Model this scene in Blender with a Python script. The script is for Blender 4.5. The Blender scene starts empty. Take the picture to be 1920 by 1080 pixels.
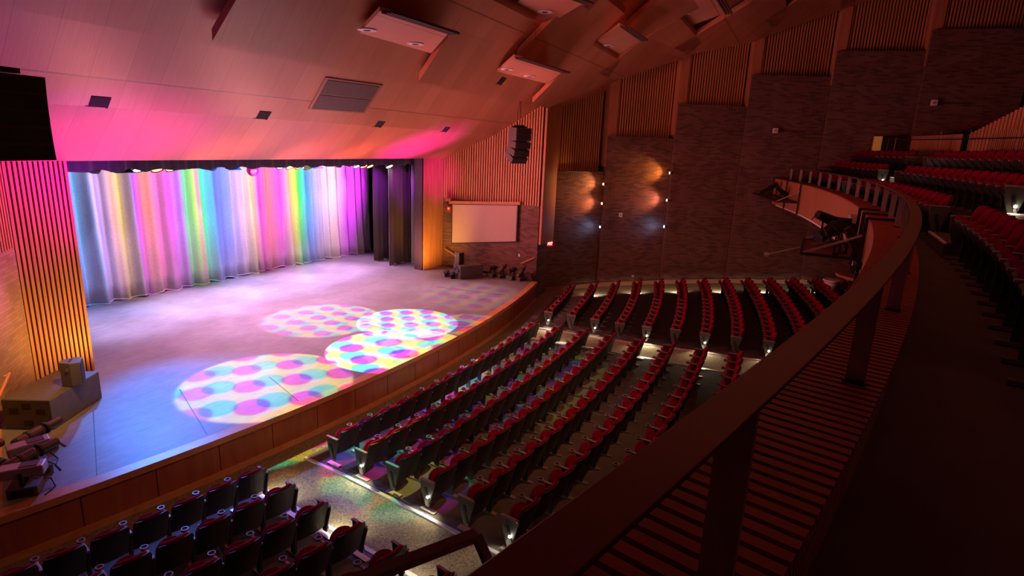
import bpy, bmesh, math, random
from mathutils import Vector, Matrix, Euler
random.seed(7)
sc = bpy.context.scene
COL = sc.collection
PI = math.pi
# ------------------------------------------------------------------ plan constants (metres)
XC, YC = 14.59, 51.46          # common centre of all the arcs, behind the stage
EZ = 6.80                      # camera height
SZ = 0.867                     # stage deck
RA = 42.44                     # radius of the stage front
RK = 0.072                     # rake of the house floor
YP = 15.21                     # proscenium plane
ZC = [(-20, 19.0), (-12, 16.5), (-4, 14.4), (0, 13.1), (2.6, 12.0), (5.5, 11.1), (8, 9.85), (10.4, 8.35), (12.5, 7.15), (15.21, 5.98), (17, 5.2)]
def interp(x, tab):
    if x <= tab[0][0]: return tab[0][1]
    for (a, b), (c, d) in zip(tab, tab[1:]):
        if x <= c: return b + (d - b) * (x - a) / (c - a)
    return tab[-1][1]
def zceil(y): return interp(y, ZC)
def zfloor(R): return RK * (R - RA)
def pol(R, t, z=0.0):
    t = math.radians(t); return Vector((XC + R * math.sin(t), YC - R * math.cos(t), z))

# ------------------------------------------------------------------ camera
cam = bpy.data.cameras.new('camera'); camo = bpy.data.objects.new('camera', cam); COL.objects.link(camo)
cam.sensor_width = 36; cam.lens = 1098 / 1920 * 36; cam.clip_start = 0.05; cam.clip_end = 200
pitch, roll, yaw = .242, .043, 1.127
F = Vector((math.sin(yaw) * math.cos(pitch), math.cos(yaw) * math.cos(pitch), -math.sin(pitch)))
r0 = Vector((math.cos(yaw), -math.sin(yaw), 0)); u0 = r0.cross(F)
RR = r0 * math.cos(roll) + u0 * math.sin(roll); UU = -r0 * math.sin(roll) + u0 * math.cos(roll)
camo.matrix_world = Matrix(((RR.x, UU.x, -F.x, 0), (RR.y, UU.y, -F.y, 0), (RR.z, UU.z, -F.z, EZ), (0, 0, 0, 1)))
sc.camera = camo
def project(p):
    d = p - Vector((0, 0, EZ)); w = d.dot(F)
    if w < .1: return None
    return 960 + 1098 * d.dot(RR) / w, 540 - 1098 * d.dot(UU) / w, w

# ------------------------------------------------------------------ world, view
w = bpy.data.worlds.new('world'); sc.world = w; w.use_nodes = True
w.node_tree.nodes['Background'].inputs[0].default_value = (.10, .03, .03, 1)
w.node_tree.nodes['Background'].inputs[1].default_value = 0.0
sc.view_settings.view_transform = 'Standard'; sc.view_settings.look = 'None'
sc.view_settings.exposure = 0.0; sc.view_settings.gamma = 1.0; sc.view_settings.use_curve_mapping = False

# ------------------------------------------------------------------ lights
def aim(o, d):
    d = Vector(d).normalized(); o.rotation_euler = d.to_track_quat('-Z', 'Y').to_euler()
def spot(loc, to, power, col, angle, blend=.5, size=.08, name='spot_beam', d=None):
    l = bpy.data.lights.new(name, 'SPOT'); l.energy = power; l.color = col; l.spot_size = math.radians(angle); l.spot_blend = blend; l.shadow_soft_size = size
    o = bpy.data.objects.new(name, l); COL.objects.link(o); o.location = loc
    aim(o, Vector(to) - Vector(loc) if d is None else d); return o
def point(loc, power, col, size=.05, name='glow'):
    l = bpy.data.lights.new(name, 'POINT'); l.energy = power; l.color = col; l.shadow_soft_size = size
    o = bpy.data.objects.new(name, l); COL.objects.link(o); o.location = loc; return o
def area(loc, to, power, col, sx, sy, name='soft_light', spread=180):
    l = bpy.data.lights.new(name, 'AREA'); l.energy = power; l.color = col; l.shape = 'RECTANGLE'; l.size = sx; l.size_y = sy; l.spread = math.radians(spread)
    o = bpy.data.objects.new(name, l); COL.objects.link(o); o.location = loc; aim(o, Vector(to) - Vector(loc)); return o

# unseen soft red fill, added for the light bounced off the room's wood
area((14, 2, 10.4), (15, 1, 0), 88, (1.0, .24, .14), 16, 5, 'added_room_fill')
area((3.5, -6.5, 10.5), (14, -2, 5), 32, (1.0, .22, .22), 5, 3, 'added_balcony_fill')  # second soft fill, added over the balcony seats
for x, p_ in ((10.5, 420), (15.5, 420), (19.0, 190)):
    spot((x, 14.6, 1.3), (x + .5, 9.0, 7.5), p_, (1.0, .27, .25), 150, .7, .8, 'added_bounce_fill')  # unseen wide spots added to stand in for stage bounce on the ceiling
spot((9, 1.5, 8.2), (25.5, 8.5, 5.5), 700, (1, .22, .13), 66, .9, .3, 'added_wall_fill')  # added fill for the return board and dark first bay, no fixture
spot((17, 11.2, 1.4), (23, 1.5, 11), 420, (1, .27, .24), 120, .9, .4, 'added_bounce_fill')  # one more unseen fill, added to lift the upper right ceiling
for x, tx in ((10.5, 20), (13.5, 26), (16.0, 28)):
    spot((x, 15.6, 5.1), (tx, 0, 6.6), 1080, (1.0, .2, .19), 110, .9, .3, 'added_spill_fill')  # unseen spots added to imitate stage spill on walls, balcony and seats
spot((14, -.5, 9.5), (11.5, 9.3, .5), 1700, (1.0, .36, .17), 75, .9, .3, 'added_apron_fill')  # added fill from the house side to brighten the stage front
# curtain wash: a row of coloured lamps hung just in front of the drape
HUES = [(.1, .35, 1), (.02, .5, 1), (.0, .5, .9), (.9, .7, 1), (.45, .45, 1), (1, .6, .55), (1, .75, .45), (.9, .85, .15), (.45, .15, 1), (.9, .03, .9), (1, .35, .12), (1, .4, .7), (1, .15, .9), (.7, .35, 1),
        (.5, 1, .02), (.0, 1, .15), (.0, .8, 1), (.03, .4, 1), (.3, .5, 1), (.7, .45, 1), (1, .7, .55), (1, .8, .4), (.55, .3, 1), (1, .08, .85), (1, .2, .5), (1, .45, .25), (1, .12, .85), (.6, 1, .05), (0, 1, .3),
        (.0, .5, 1), (.15, .35, 1), (.4, .5, 1), (1, .6, .7), (1, .7, .4), (.6, .2, 1), (.9, .05, 1), (.7, .03, .9)]
ST = [(a_, tuple(v_ ** 1.5 for v_ in c_)) for a_, c_ in [(9.5, (.0, .25, 1)), (10.9, (.03, .38, 1)), (11.13, (.3, .5, 1)), (11.32, (.0, .5, .85)), (11.54, (.9, .6, 1)), (11.79, (.4, .35, 1)), (12.15, (1, .6, .5)), (12.5, (.9, .7, .15)), (12.69, (.4, .03, 1)), (12.95, (.9, .03, .85)), (13.2, (1, .4, .1)),
      (13.5, (1, .3, .55)), (14.03, (.85, .1, .85)), (14.45, (.7, .3, 1)), (14.71, (.02, .7, .5)), (14.93, (.5, 1, .02)), (15.11, (1, .3, .6)), (15.34, (0, .9, .08)), (15.62, (.0, .7, 1)), (15.93, (.04, .25, 1)), (16.5, (.3, .42, 1)),
      (17.18, (.9, .6, 1)), (17.7, (1, .75, .3)), (18.08, (.95, .05, .8)), (18.57, (1, .3, .3)), (19.3, (.9, .08, .85)), (20.04, (.9, .8, .05)), (20.36, (0, .9, .2)), (20.9, (.02, .4, 1)), (21.8, (.8, .6, .9)), (22.7, (.95, .65, .6)), (23.6, (.8, .05, .9))]]
assert len(ST) <= 32
def stripe_at(x):
    for (a, ca), (b, cb) in zip(ST, ST[1:]):
        if x <= b: t = max(0, (x - a) / (b - a)); return tuple(p_ + (q_ - p_) * t for p_, q_ in zip(ca, cb))
    return ST[-1][1]
for i, h in enumerate(HUES):
    x = 10.3 + (24.3 - 10.3) * i / (len(HUES) - 1)
    k = .75 + .5 * random.random()
    spot((x, 19.7, 6.6), (x, 20.8, 2.6), 430 * k, stripe_at(x), 15, .8, .02, 'curtain_beam')
for x in (10.5, 13, 15.5, 18, 20.5, 22.5): spot((x, 19.6, 6.75), (x, 20.85, 4.8), 34, (.85, .7, 1.0), 120, 1, .1, 'curtain_wash')
# added striped projector imitating overhead coloured lamps: bands cut by horizontal direction
# stage floor washes
for x, c_, p_ in ((10.5, (.62, .5, 1), 1100), (13.5, (.8, .55, 1), 1500), (16.5, (.75, .5, 1), 1500), (19.5, (.9, .5, 1), 1300), (22, (.95, .45, .9), 500)):
    spot((x, 19.0, 6.6), (x, 18.5, SZ), p_ * 3.2, c_, 52, .9, .1, 'backlight'); spot((x, 17.6, 6.4), (x, 15.4, SZ), p_ * 1.15, (1, .45, .85), 84, .9, .15, 'midstage_light')
spot((13.5, 16.6, 5.6), (13.2, 13.8, SZ), 1500, (1, .42, .72), 88, .9, .2, 'top_light_pink')
spot((17.0, 16.6, 5.6), (16.5, 13.2, SZ), 600, (1, .45, .55), 96, .9, .2, 'top_light_pink')
spot((20.5, 16.6, 5.6), (20.0, 13.0, SZ), 620, (1, .45, .30), 90, .9, .2, 'top_light_amber')
spot((9.4, 16.4, 5.6), (8.3, 11.8, SZ), 3200, (.04, .26, 1), 52, .8, .1, 'blue_wash')
spot((11, 16.6, 5.6), (7.4, 10.9, SZ), 2200, (.05, .22, 1), 44, .8, .1, 'blue_wash')
# magenta up the front slope on each side of the opening, amber and magenta on the two portals
spot((8.7, 13.3, 1.3), (8.4, 14.3, 6.4), 2500, (.95, .0, 1), 60, 1, .1, 'magenta_uplight')
spot((5.6, 12.6, 2.2), (5.3, 12.6, 7.2), 420, (.75, .02, 1), 75, 1, .1, 'violet_uplight')
spot((20.4, 13.4, 1.3), (20.0, 14.0, 6.4), 2600, (.95, .0, 1), 48, 1, .1, 'magenta_uplight')
spot((9.4, 11.4, 5.6), (7.1, YP, 5.2), 1000, (1, .01, .7), 50, 1, .1, 'magenta_portal')
spot((8.5, 13.6, 1.0), (7.2, YP, 2.7), 420, (1, .42, .05), 88, 1, .1, 'amber_portal')
spot((20.4, 11.6, 5.6), (23.2, YP, 5.2), 1000, (1, .01, .7), 36, 1, .1, 'magenta_portal')
spot((21.1, 14.1, 1.0), (23.1, YP, 2.6), 520, (1, .40, .06), 88, 1, .1, 'amber_portal')
spot((20.6, 13.6, 2.0), (23.9, 13.6, 3.0), 60, (1, .42, .25), 100, 1, .1, 'amber_screen')
spot((6.2, 11.6, 4.2), (5.2, 14.0, 1.9), 420, (1, .45, .1), 90, 1, .1, 'amber_brick')
spot((6.0, 12.4, 4.6), (5.3, 13.8, 3.9), 420, (.85, .03, 1), 70, 1, .1, 'violet_brick')
spot((21.9, 17.1, 5.4), (22.8, 18.6, 4.3), 260, (.5, .03, 1), 70, .8, .1, 'violet_leg')
spot((21.6, 15.9, 5.4), (23.1, 17.2, 4.6), 200, (.6, .03, 1), 60, .8, .1, 'violet_leg')
spot((19.5, 14.2, 1.3), (23.0, 17.6, 2.0), 120, (1, .5, .3), 60, .9, .1, 'amber_leg')
# dichroic gobo: dots cut out of the light by colour
def gobo(o, scale, rot, strength, warp=.0, dot=.335):
    l = o.data; l.use_nodes = True; nt = l.node_tree; N = nt.nodes; L = nt.links
    em = N.get('Emission') or N.new('ShaderNodeEmission')
    tc = N.new('ShaderNodeTexCoord'); sp = N.new('ShaderNodeSeparateXYZ'); L.new(tc.outputs['Normal'], sp.inputs[0])
    def m(op, a, b=None):
        n = N.new('ShaderNodeMath'); n.operation = op
        for i, v in enumerate((a, b)):
            if v is None: continue
            if isinstance(v, (int, float)): n.inputs[i].default_value = v
            else: L.new(v, n.inputs[i])
        return n.outputs[0]
    u = m('DIVIDE', sp.outputs[0], sp.outputs[2]); v = m('DIVIDE', sp.outputs[1], sp.outputs[2])
    def dots(dx, dy, rad, soft):
        cb = N.new('ShaderNodeCombineXYZ')
        L.new(m('ADD', m('ADD', m('MULTIPLY', u, scale * math.cos(rot)), m('MULTIPLY', v, scale * math.sin(rot))), dx), cb.inputs[0])
        L.new(m('ADD', m('ADD', m('MULTIPLY', u, -scale * math.sin(rot)), m('MULTIPLY', v, scale * math.cos(rot))), dy), cb.inputs[1])
        vo = N.new('ShaderNodeTexVoronoi'); vo.voronoi_dimensions = '2D'; vo.inputs['Scale'].default_value = 1; vo.inputs['Randomness'].default_value = warp
        L.new(cb.outputs[0], vo.inputs['Vector'])
        mr = N.new('ShaderNodeMapRange'); mr.interpolation_type = 'SMOOTHSTEP'
        mr.inputs['From Min'].default_value = rad - soft; mr.inputs['From Max'].default_value = rad + soft
        L.new(vo.outputs['Distance'], mr.inputs['Value']); return mr.outputs[0]
    cb = N.new('ShaderNodeCombineColor')
    L.new(dots(0, 0, dot, .03), cb.inputs[0])
    L.new(m('ADD', m('MULTIPLY', dots(.42, .16, dot, .05), .9), .05), cb.inputs[1])
    b1 = m('ADD', m('MULTIPLY', dots(.21, .08, .46, .14), -.8), 1.0)
    L.new(b1, cb.inputs[2])
    L.new(cb.outputs[0], em.inputs['Color']); em.inputs['Strength'].default_value = strength
    return o
def striped(o, y0, stops):
    l = o.data; l.use_nodes = True; nt = l.node_tree; N = nt.nodes; L = nt.links; em = N.get('Emission') or N.new('ShaderNodeEmission')
    tc = N.new('ShaderNodeTexCoord'); sp = N.new('ShaderNodeSeparateXYZ'); L.new(tc.outputs['Normal'], sp.inputs[0])
    def m(op, a, b):
        n = N.new('ShaderNodeMath'); n.operation = op
        for i, v in enumerate((a, b)):
            if isinstance(v, (int, float)): n.inputs[i].default_value = v
            else: L.new(v, n.inputs[i])
        return n.outputs[0]
    u = m('DIVIDE', sp.outputs[0], m('ABSOLUTE', sp.outputs[2], 0)); v = m('DIVIDE', sp.outputs[1], m('ABSOLUTE', sp.outputs[2], 0))
    x = m('ADD', m('MULTIPLY', u, y0), o.location.x)                   # where the ray meets the curtain
    x = m('DIVIDE', m('SUBTRACT', x, 8.0), 16.0)
    cr = N.new('ShaderNodeValToRGB'); cr.color_ramp.interpolation = 'LINEAR'; e = cr.color_ramp.elements
    stops = stops[:32]
    for i, (px, c) in enumerate(stops):
        k = e[i] if i < 2 else e.new((px - 8) / 16)
        k.position = (px - 8) / 16; k.color = (*c, 1)
    L.new(x, cr.inputs[0])
    mr = N.new('ShaderNodeMapRange'); mr.interpolation_type = 'SMOOTHSTEP'; mr.inputs['From Min'].default_value = -.85; mr.inputs['From Max'].default_value = -.1; mr.inputs['To Min'].default_value = .3
    L.new(v, mr.inputs['Value']); L.new(cr.outputs[0], em.inputs['Color']); L.new(m('MULTIPLY', m('MULTIPLY', mr.outputs[0], m('LESS_THAN', v, .16)), m('POWER', m('ADD', m('MULTIPLY', u, u), .8), .9)), em.inputs['Strength'])

o_ = spot((15.5, 14.9, 5.35), (15.5, 20.9, 5.35), 4300, (1, 1, 1), 120, .1, .01, 'added_stripe_projector'); o_.rotation_euler = (PI / 2, 0, 0)  # unseen projector, added to lay colour stripes on the curtain
striped(o_, 5.95, ST)
gobo(spot((15.65, 12.38, 7.1), (15.35, 11.15, SZ), 6500, (1, 1, 1), 29, .02, .008, 'gobo_beam'), 8.8, .95, 1.0)
gobo(spot((11.04, 12.36, 7.1), (12.95, 9.95, SZ), 9500, (1, 1, 1), 30, .02, .008, 'gobo_beam'), 6.4, .35, 1.0)
gobo(spot((15.6, 12.38, 7.1), (14.2, 13.5, SZ), 4500, (1, .9, .85), 33, .2, .02, 'gobo_beam'), 8.5, .4, 1.0)
gobo(spot((10.98, 12.36, 7.1), (9.6, 11.1, SZ), 4800, (1, .9, .7), 35, .12, .02, 'gobo_beam'), 6.0, .2, 1.0)
gobo(spot((19.64, 12.4, 7.0), (19.6, 11.4, SZ), 900, (1, .8, .8), 50, .8, .04, 'gobo_beam'), 7, .1, 1.0)
gobo(spot((10.9, 12.3, 7.1), (8.7, 6.7, .2), 3800, (1, .95, .8), 19, .3, .02, 'gobo_spill'), 7, .3, 1.0, .4, .4)
gobo(spot((15.6, 12.3, 7.1), (14.6, 8.6, .5), 1900, (1, 1, 1), 50, .3, .008, 'gobo_spill'), 9, .2, 1.0, .8, .36)

# ------------------------------------------------------------------ materials
MATS = {}
def nodes(name):
    m = bpy.data.materials.new(name); m.use_nodes = True; nt = m.node_tree
    return m, nt, nt.nodes, nt.links, nt.nodes['Principled BSDF']
def plain(name, col, rough=.6, metal=0.0, noise=.12, scale=8, bump=0.0, spec=.5, sheen=0):
    if name in MATS: return MATS[name]
    m, nt, N, L, b = nodes(name)
    tc = N.new('ShaderNodeTexCoord'); nz = N.new('ShaderNodeTexNoise'); nz.inputs['Scale'].default_value = scale; nz.inputs['Detail'].default_value = 4
    L.new(tc.outputs['Object'], nz.inputs['Vector'])
    cr = N.new('ShaderNodeValToRGB'); c = Vector(col)
    cr.color_ramp.elements[0].position = .3; cr.color_ramp.elements[1].position = .7
    cr.color_ramp.elements[0].color = (*(c * (1 - noise)), 1); cr.color_ramp.elements[1].color = (*(c * (1 + noise)), 1)
    L.new(nz.outputs['Fac'], cr.inputs[0]); L.new(cr.outputs[0], b.inputs['Base Color'])
    b.inputs['Roughness'].default_value = rough; b.inputs['Metallic'].default_value = metal; b.inputs['Specular IOR Level'].default_value = spec
    if sheen: b.inputs['Sheen Weight'].default_value = sheen
    if bump:
        bp = N.new('ShaderNodeBump'); bp.inputs['Strength'].default_value = bump; bp.inputs['Distance'].default_value = .01
        L.new(nz.outputs['Fac'], bp.inputs['Height']); L.new(bp.outputs[0], b.inputs['Normal'])
    MATS[name] = m; return m
def glow(name, col, s):
    if name in MATS: return MATS[name]
    m, nt, N, L, b = nodes(name); b.inputs['Base Color'].default_value = (*col, 1)
    b.inputs['Emission Color'].default_value = (*col, 1); b.inputs['Emission Strength'].default_value = s; MATS[name] = m; return m
def wood(name, c1, c2, rough=.45, stretch=(1, 1, .06), scale=9, coord='Object', spec=.4):
    if name in MATS: return MATS[name]
    m, nt, N, L, b = nodes(name)
    tc = N.new('ShaderNodeTexCoord'); mp = N.new('ShaderNodeMapping'); mp.inputs['Scale'].default_value = stretch
    L.new(tc.outputs[coord], mp.inputs[0])
    nz = N.new('ShaderNodeTexNoise'); nz.inputs['Scale'].default_value = scale; nz.inputs['Detail'].default_value = 6; nz.inputs['Distortion'].default_value = .6
    L.new(mp.outputs[0], nz.inputs['Vector'])
    cr = N.new('ShaderNodeValToRGB'); cr.color_ramp.elements[0].position = .3; cr.color_ramp.elements[1].position = .68
    cr.color_ramp.elements[0].color = (*c1, 1); cr.color_ramp.elements[1].color = (*c2, 1)
    L.new(nz.outputs['Fac'], cr.inputs[0]); L.new(cr.outputs[0], b.inputs['Base Color']); b.inputs['Roughness'].default_value = rough
    b.inputs['Specular IOR Level'].default_value = spec
    MATS[name] = m; return m
def planks(name, c1, c2):                    # veneer panels laid out by UV: u across, v along
    m, nt, N, L, b = nodes(name)
    tc = N.new('ShaderNodeTexCoord')
    br = N.new('ShaderNodeTexBrick'); br.offset = 0.0
    br.inputs['Color1'].default_value = (*c1, 1); br.inputs['Color2'].default_value = (*c2, 1); br.inputs['Mortar'].default_value = (c1[0] * .55, c1[1] * .5, c1[2] * .5, 1)
    br.inputs['Scale'].default_value = 1; br.inputs['Mortar Size'].default_value = .006; br.inputs['Mortar Smooth'].default_value = .3
    br.inputs['Brick Width'].default_value = 1.0; br.inputs['Row Height'].default_value = 1.0; br.inputs['Bias'].default_value = 0
    L.new(tc.outputs['UV'], br.inputs['Vector'])
    mp = N.new('ShaderNodeMapping'); mp.inputs['Scale'].default_value = (14, 1.1, 1); L.new(tc.outputs['UV'], mp.inputs[0])
    nz = N.new('ShaderNodeTexNoise'); nz.inputs['Scale'].default_value = 3.0; nz.inputs['Detail'].default_value = 5; nz.inputs['Distortion'].default_value = 1.2
    L.new(mp.outputs[0], nz.inputs['Vector'])
    mx = N.new('ShaderNodeMix'); mx.data_type = 'RGBA'; mx.blend_type = 'MULTIPLY'; mx.inputs[0].default_value = .5
    cr = N.new('ShaderNodeValToRGB'); cr.color_ramp.elements[0].position = .35; cr.color_ramp.elements[1].position = .6
    cr.color_ramp.elements[0].color = (.72, .68, .66, 1); cr.color_ramp.elements[1].color = (1, 1, 1, 1)
    L.new(nz.outputs['Fac'], cr.inputs[0]); L.new(br.outputs['Color'], mx.inputs[6]); L.new(cr.outputs[0], mx.inputs[7])
    L.new(mx.outputs[2], b.inputs['Base Color']); b.inputs['Roughness'].default_value = .38
    MATS[name] = m; return m
def brick(name, c1, c2, c3, mort):
    m, nt, N, L, b = nodes(name)
    tc = N.new('ShaderNodeTexCoord'); sp = N.new('ShaderNodeSeparateXYZ'); cb = N.new('ShaderNodeCombineXYZ')
    L.new(tc.outputs['Object'], sp.inputs[0]); L.new(sp.outputs[0], cb.inputs[0]); L.new(sp.outputs[2], cb.inputs[1])
    br = N.new('ShaderNodeTexBrick'); br.inputs['Scale'].default_value = 1; br.inputs['Brick Width'].default_value = .31; br.inputs['Row Height'].default_value = .075
    br.inputs['Mortar Size'].default_value = .008; br.inputs['Mortar Smooth'].default_value = .2; br.inputs['Bias'].default_value = -.35
    br.inputs['Color1'].default_value = (*c1, 1); br.inputs['Color2'].default_value = (*c2, 1); br.inputs['Mortar'].default_value = (*mort, 1)
    L.new(cb.outputs[0], br.inputs['Vector'])
    nz = N.new('ShaderNodeTexNoise'); nz.inputs['Scale'].default_value = 1.3; nz.inputs['Detail'].default_value = 5; L.new(tc.outputs['Object'], nz.inputs['Vector'])
    mx = N.new('ShaderNodeMix'); mx.data_type = 'RGBA'; mx.blend_type = 'MULTIPLY'; mx.inputs[0].default_value = .6
    cr = N.new('ShaderNodeValToRGB'); cr.color_ramp.elements[0].position = .3; cr.color_ramp.elements[1].position = .7
    cr.color_ramp.elements[0].color = (*c3, 1); cr.color_ramp.elements[1].color = (1, 1, 1, 1)
    L.new(nz.outputs['Fac'], cr.inputs[0]); L.new(br.outputs['Color'], mx.inputs[6]); L.new(cr.outputs[0], mx.inputs[7]); L.new(mx.outputs[2], b.inputs['Base Color'])
    bp = N.new('ShaderNodeBump'); bp.inputs['Strength'].default_value = .5; bp.inputs['Distance'].default_value = .012; bp.invert = True
    L.new(br.outputs['Fac'], bp.inputs['Height']); L.new(bp.outputs[0], b.inputs['Normal']); b.inputs['Roughness'].default_value = .75
    MATS[name] = m; return m
def carpet(name, c1, c2, c3):
    m, nt, N, L, b = nodes(name)
    tc = N.new('ShaderNodeTexCoord')
    wv = N.new('ShaderNodeTexNoise'); wv.inputs['Scale'].default_value = 7.5; wv.inputs['Detail'].default_value = 3; wv.inputs['Distortion'].default_value = 4.5
    L.new(tc.outputs['Object'], wv.inputs['Vector'])
    cr = N.new('ShaderNodeValToRGB'); e = cr.color_ramp.elements; e[0].position = .36; e[0].color = (*c1, 1); e[1].position = .66; e[1].color = (*c3, 1)
    k = e.new(.5); k.color = (*c2, 1)
    L.new(wv.outputs['Fac'], cr.inputs[0]); L.new(cr.outputs[0], b.inputs['Base Color']); b.inputs['Roughness'].default_value = .95; b.inputs['Specular IOR Level'].default_value = .1
    MATS[name] = m; return m
def stagefloor():
    m, nt, N, L, b = nodes('stage_floor_paint')
    tc = N.new('ShaderNodeTexCoord')
    nz = N.new('ShaderNodeTexNoise'); nz.inputs['Scale'].default_value = 1.2; nz.inputs['Detail'].default_value = 10; nz.inputs['Roughness'].default_value = .7; L.new(tc.outputs['Object'], nz.inputs['Vector'])
    mp = N.new('ShaderNodeMapping'); mp.inputs['Scale'].default_value = (1.2, 14, 1); mp.inputs['Rotation'].default_value = (0, 0, .5); L.new(tc.outputs['Object'], mp.inputs[0])
    n2 = N.new('ShaderNodeTexNoise'); n2.inputs['Scale'].default_value = 1.8; n2.inputs['Detail'].default_value = 8; n2.inputs['Distortion'].default_value = .8; L.new(mp.outputs[0], n2.inputs['Vector'])
    mx = N.new('ShaderNodeMix'); mx.inputs[0].default_value = .45; L.new(nz.outputs['Fac'], mx.inputs[2]); L.new(n2.outputs['Fac'], mx.inputs[3])
    cr = N.new('ShaderNodeValToRGB'); e = cr.color_ramp.elements; e[0].position = .3; e[0].color = (.13, .13, .135, 1); e[1].position = .72; e[1].color = (.30, .295, .30, 1)
    L.new(mx.outputs[0], cr.inputs[0]); L.new(cr.outputs[0], b.inputs['Base Color'])
    b.inputs['Roughness'].default_value = .5
    MATS['sf'] = m; return m
OAK = planks('oak_veneer_panels', (.50, .19, .095), (.60, .245, .125))
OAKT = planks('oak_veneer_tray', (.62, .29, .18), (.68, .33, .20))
OAKE = wood('oak_edge', (.42, .18, .085), (.52, .25, .12))
SLAT = wood('oak_slat', (.48, .22, .09), (.62, .32, .15))
SLATB = plain('slat_backing_black', (.012, .01, .01), .9)
BRICK = brick('dark_brick', (.22, .12, .085), (.035, .025, .024), (.6, .55, .55), (.14, .095, .08))
BRICKL = brick('tan_brick', (.42, .27, .17), (.24, .14, .09), (.7, .65, .6), (.3, .22, .16))
CARPET = carpet('patterned_carpet', (.13, .12, .10), (.24, .20, .12), (.36, .28, .15))
CONC = plain('seat_bank_floor', (.085, .075, .065), .85, noise=.2, scale=3)
BALF = plain('balcony_floor_vinyl', (.10, .075, .06), .8, noise=.15, scale=2)
RED = plain('red_seat_fabric', (.19, .002, .022), .9, noise=.15, scale=30, spec=.08)
CHAR = plain('charcoal_plastic', (.040, .042, .040), .55, noise=.08)
SHELL = plain('seat_shell_black', (.03, .03, .034), .5)
EPAN = plain('grey_end_panel', (.095, .10, .09), .5, noise=.1)
ARM = plain('armrest_grey', (.30, .26, .28), .4)
MET = plain('brushed_metal', (.42, .40, .40), .38, .85, noise=.05)
POSTM = plain('post_paint', (.55, .48, .50), .4, .3, noise=.05)
BRONZE = plain('bronze_rail_top', (.23, .10, .055), .42, .3, noise=.1, scale=3)
BLK = plain('black_paint', (.014, .013, .014), .5)
BLKM = plain('matt_black_metal', (.03, .028, .03), .45, .4)
CAB = plain('speaker_cabinet', (.10, .095, .08), .6)
GRILLE = plain('speaker_grille', (.03, .027, .03), .75)
WHITE = plain('white_enamel', (.85, .84, .84), .45, noise=.03)
SCREEN = plain('projection_screen_fabric', (.50, .42, .33), .85, noise=.02)
CURT = plain('grey_velour', (.52, .50, .52), .75, noise=.1, scale=22, bump=.15, sheen=.3)
LEGC = plain('brown_velour', (.085, .06, .05), .85, noise=.15, scale=20, sheen=.3)
BORD = plain('navy_velour', (.045, .04, .09), .85, noise=.15, scale=20, sheen=.3)
STAGEW = wood('stage_front_panel', (.27, .075, .032), (.36, .115, .05), .4, (1, 1, .15), 5)
STAGET = wood('stage_front_trim', (.48, .2, .075), (.60, .28, .12), .38, (1, 1, 1), 3)
SFLOOR = stagefloor()
DECKW = wood('deck_slat_wood', (.38, .07, .04), (.48, .10, .06), .5, (1, 1, 1), 3)
LOUV = plain('diffuser_grille', (.10, .06, .055), .6)

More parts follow.
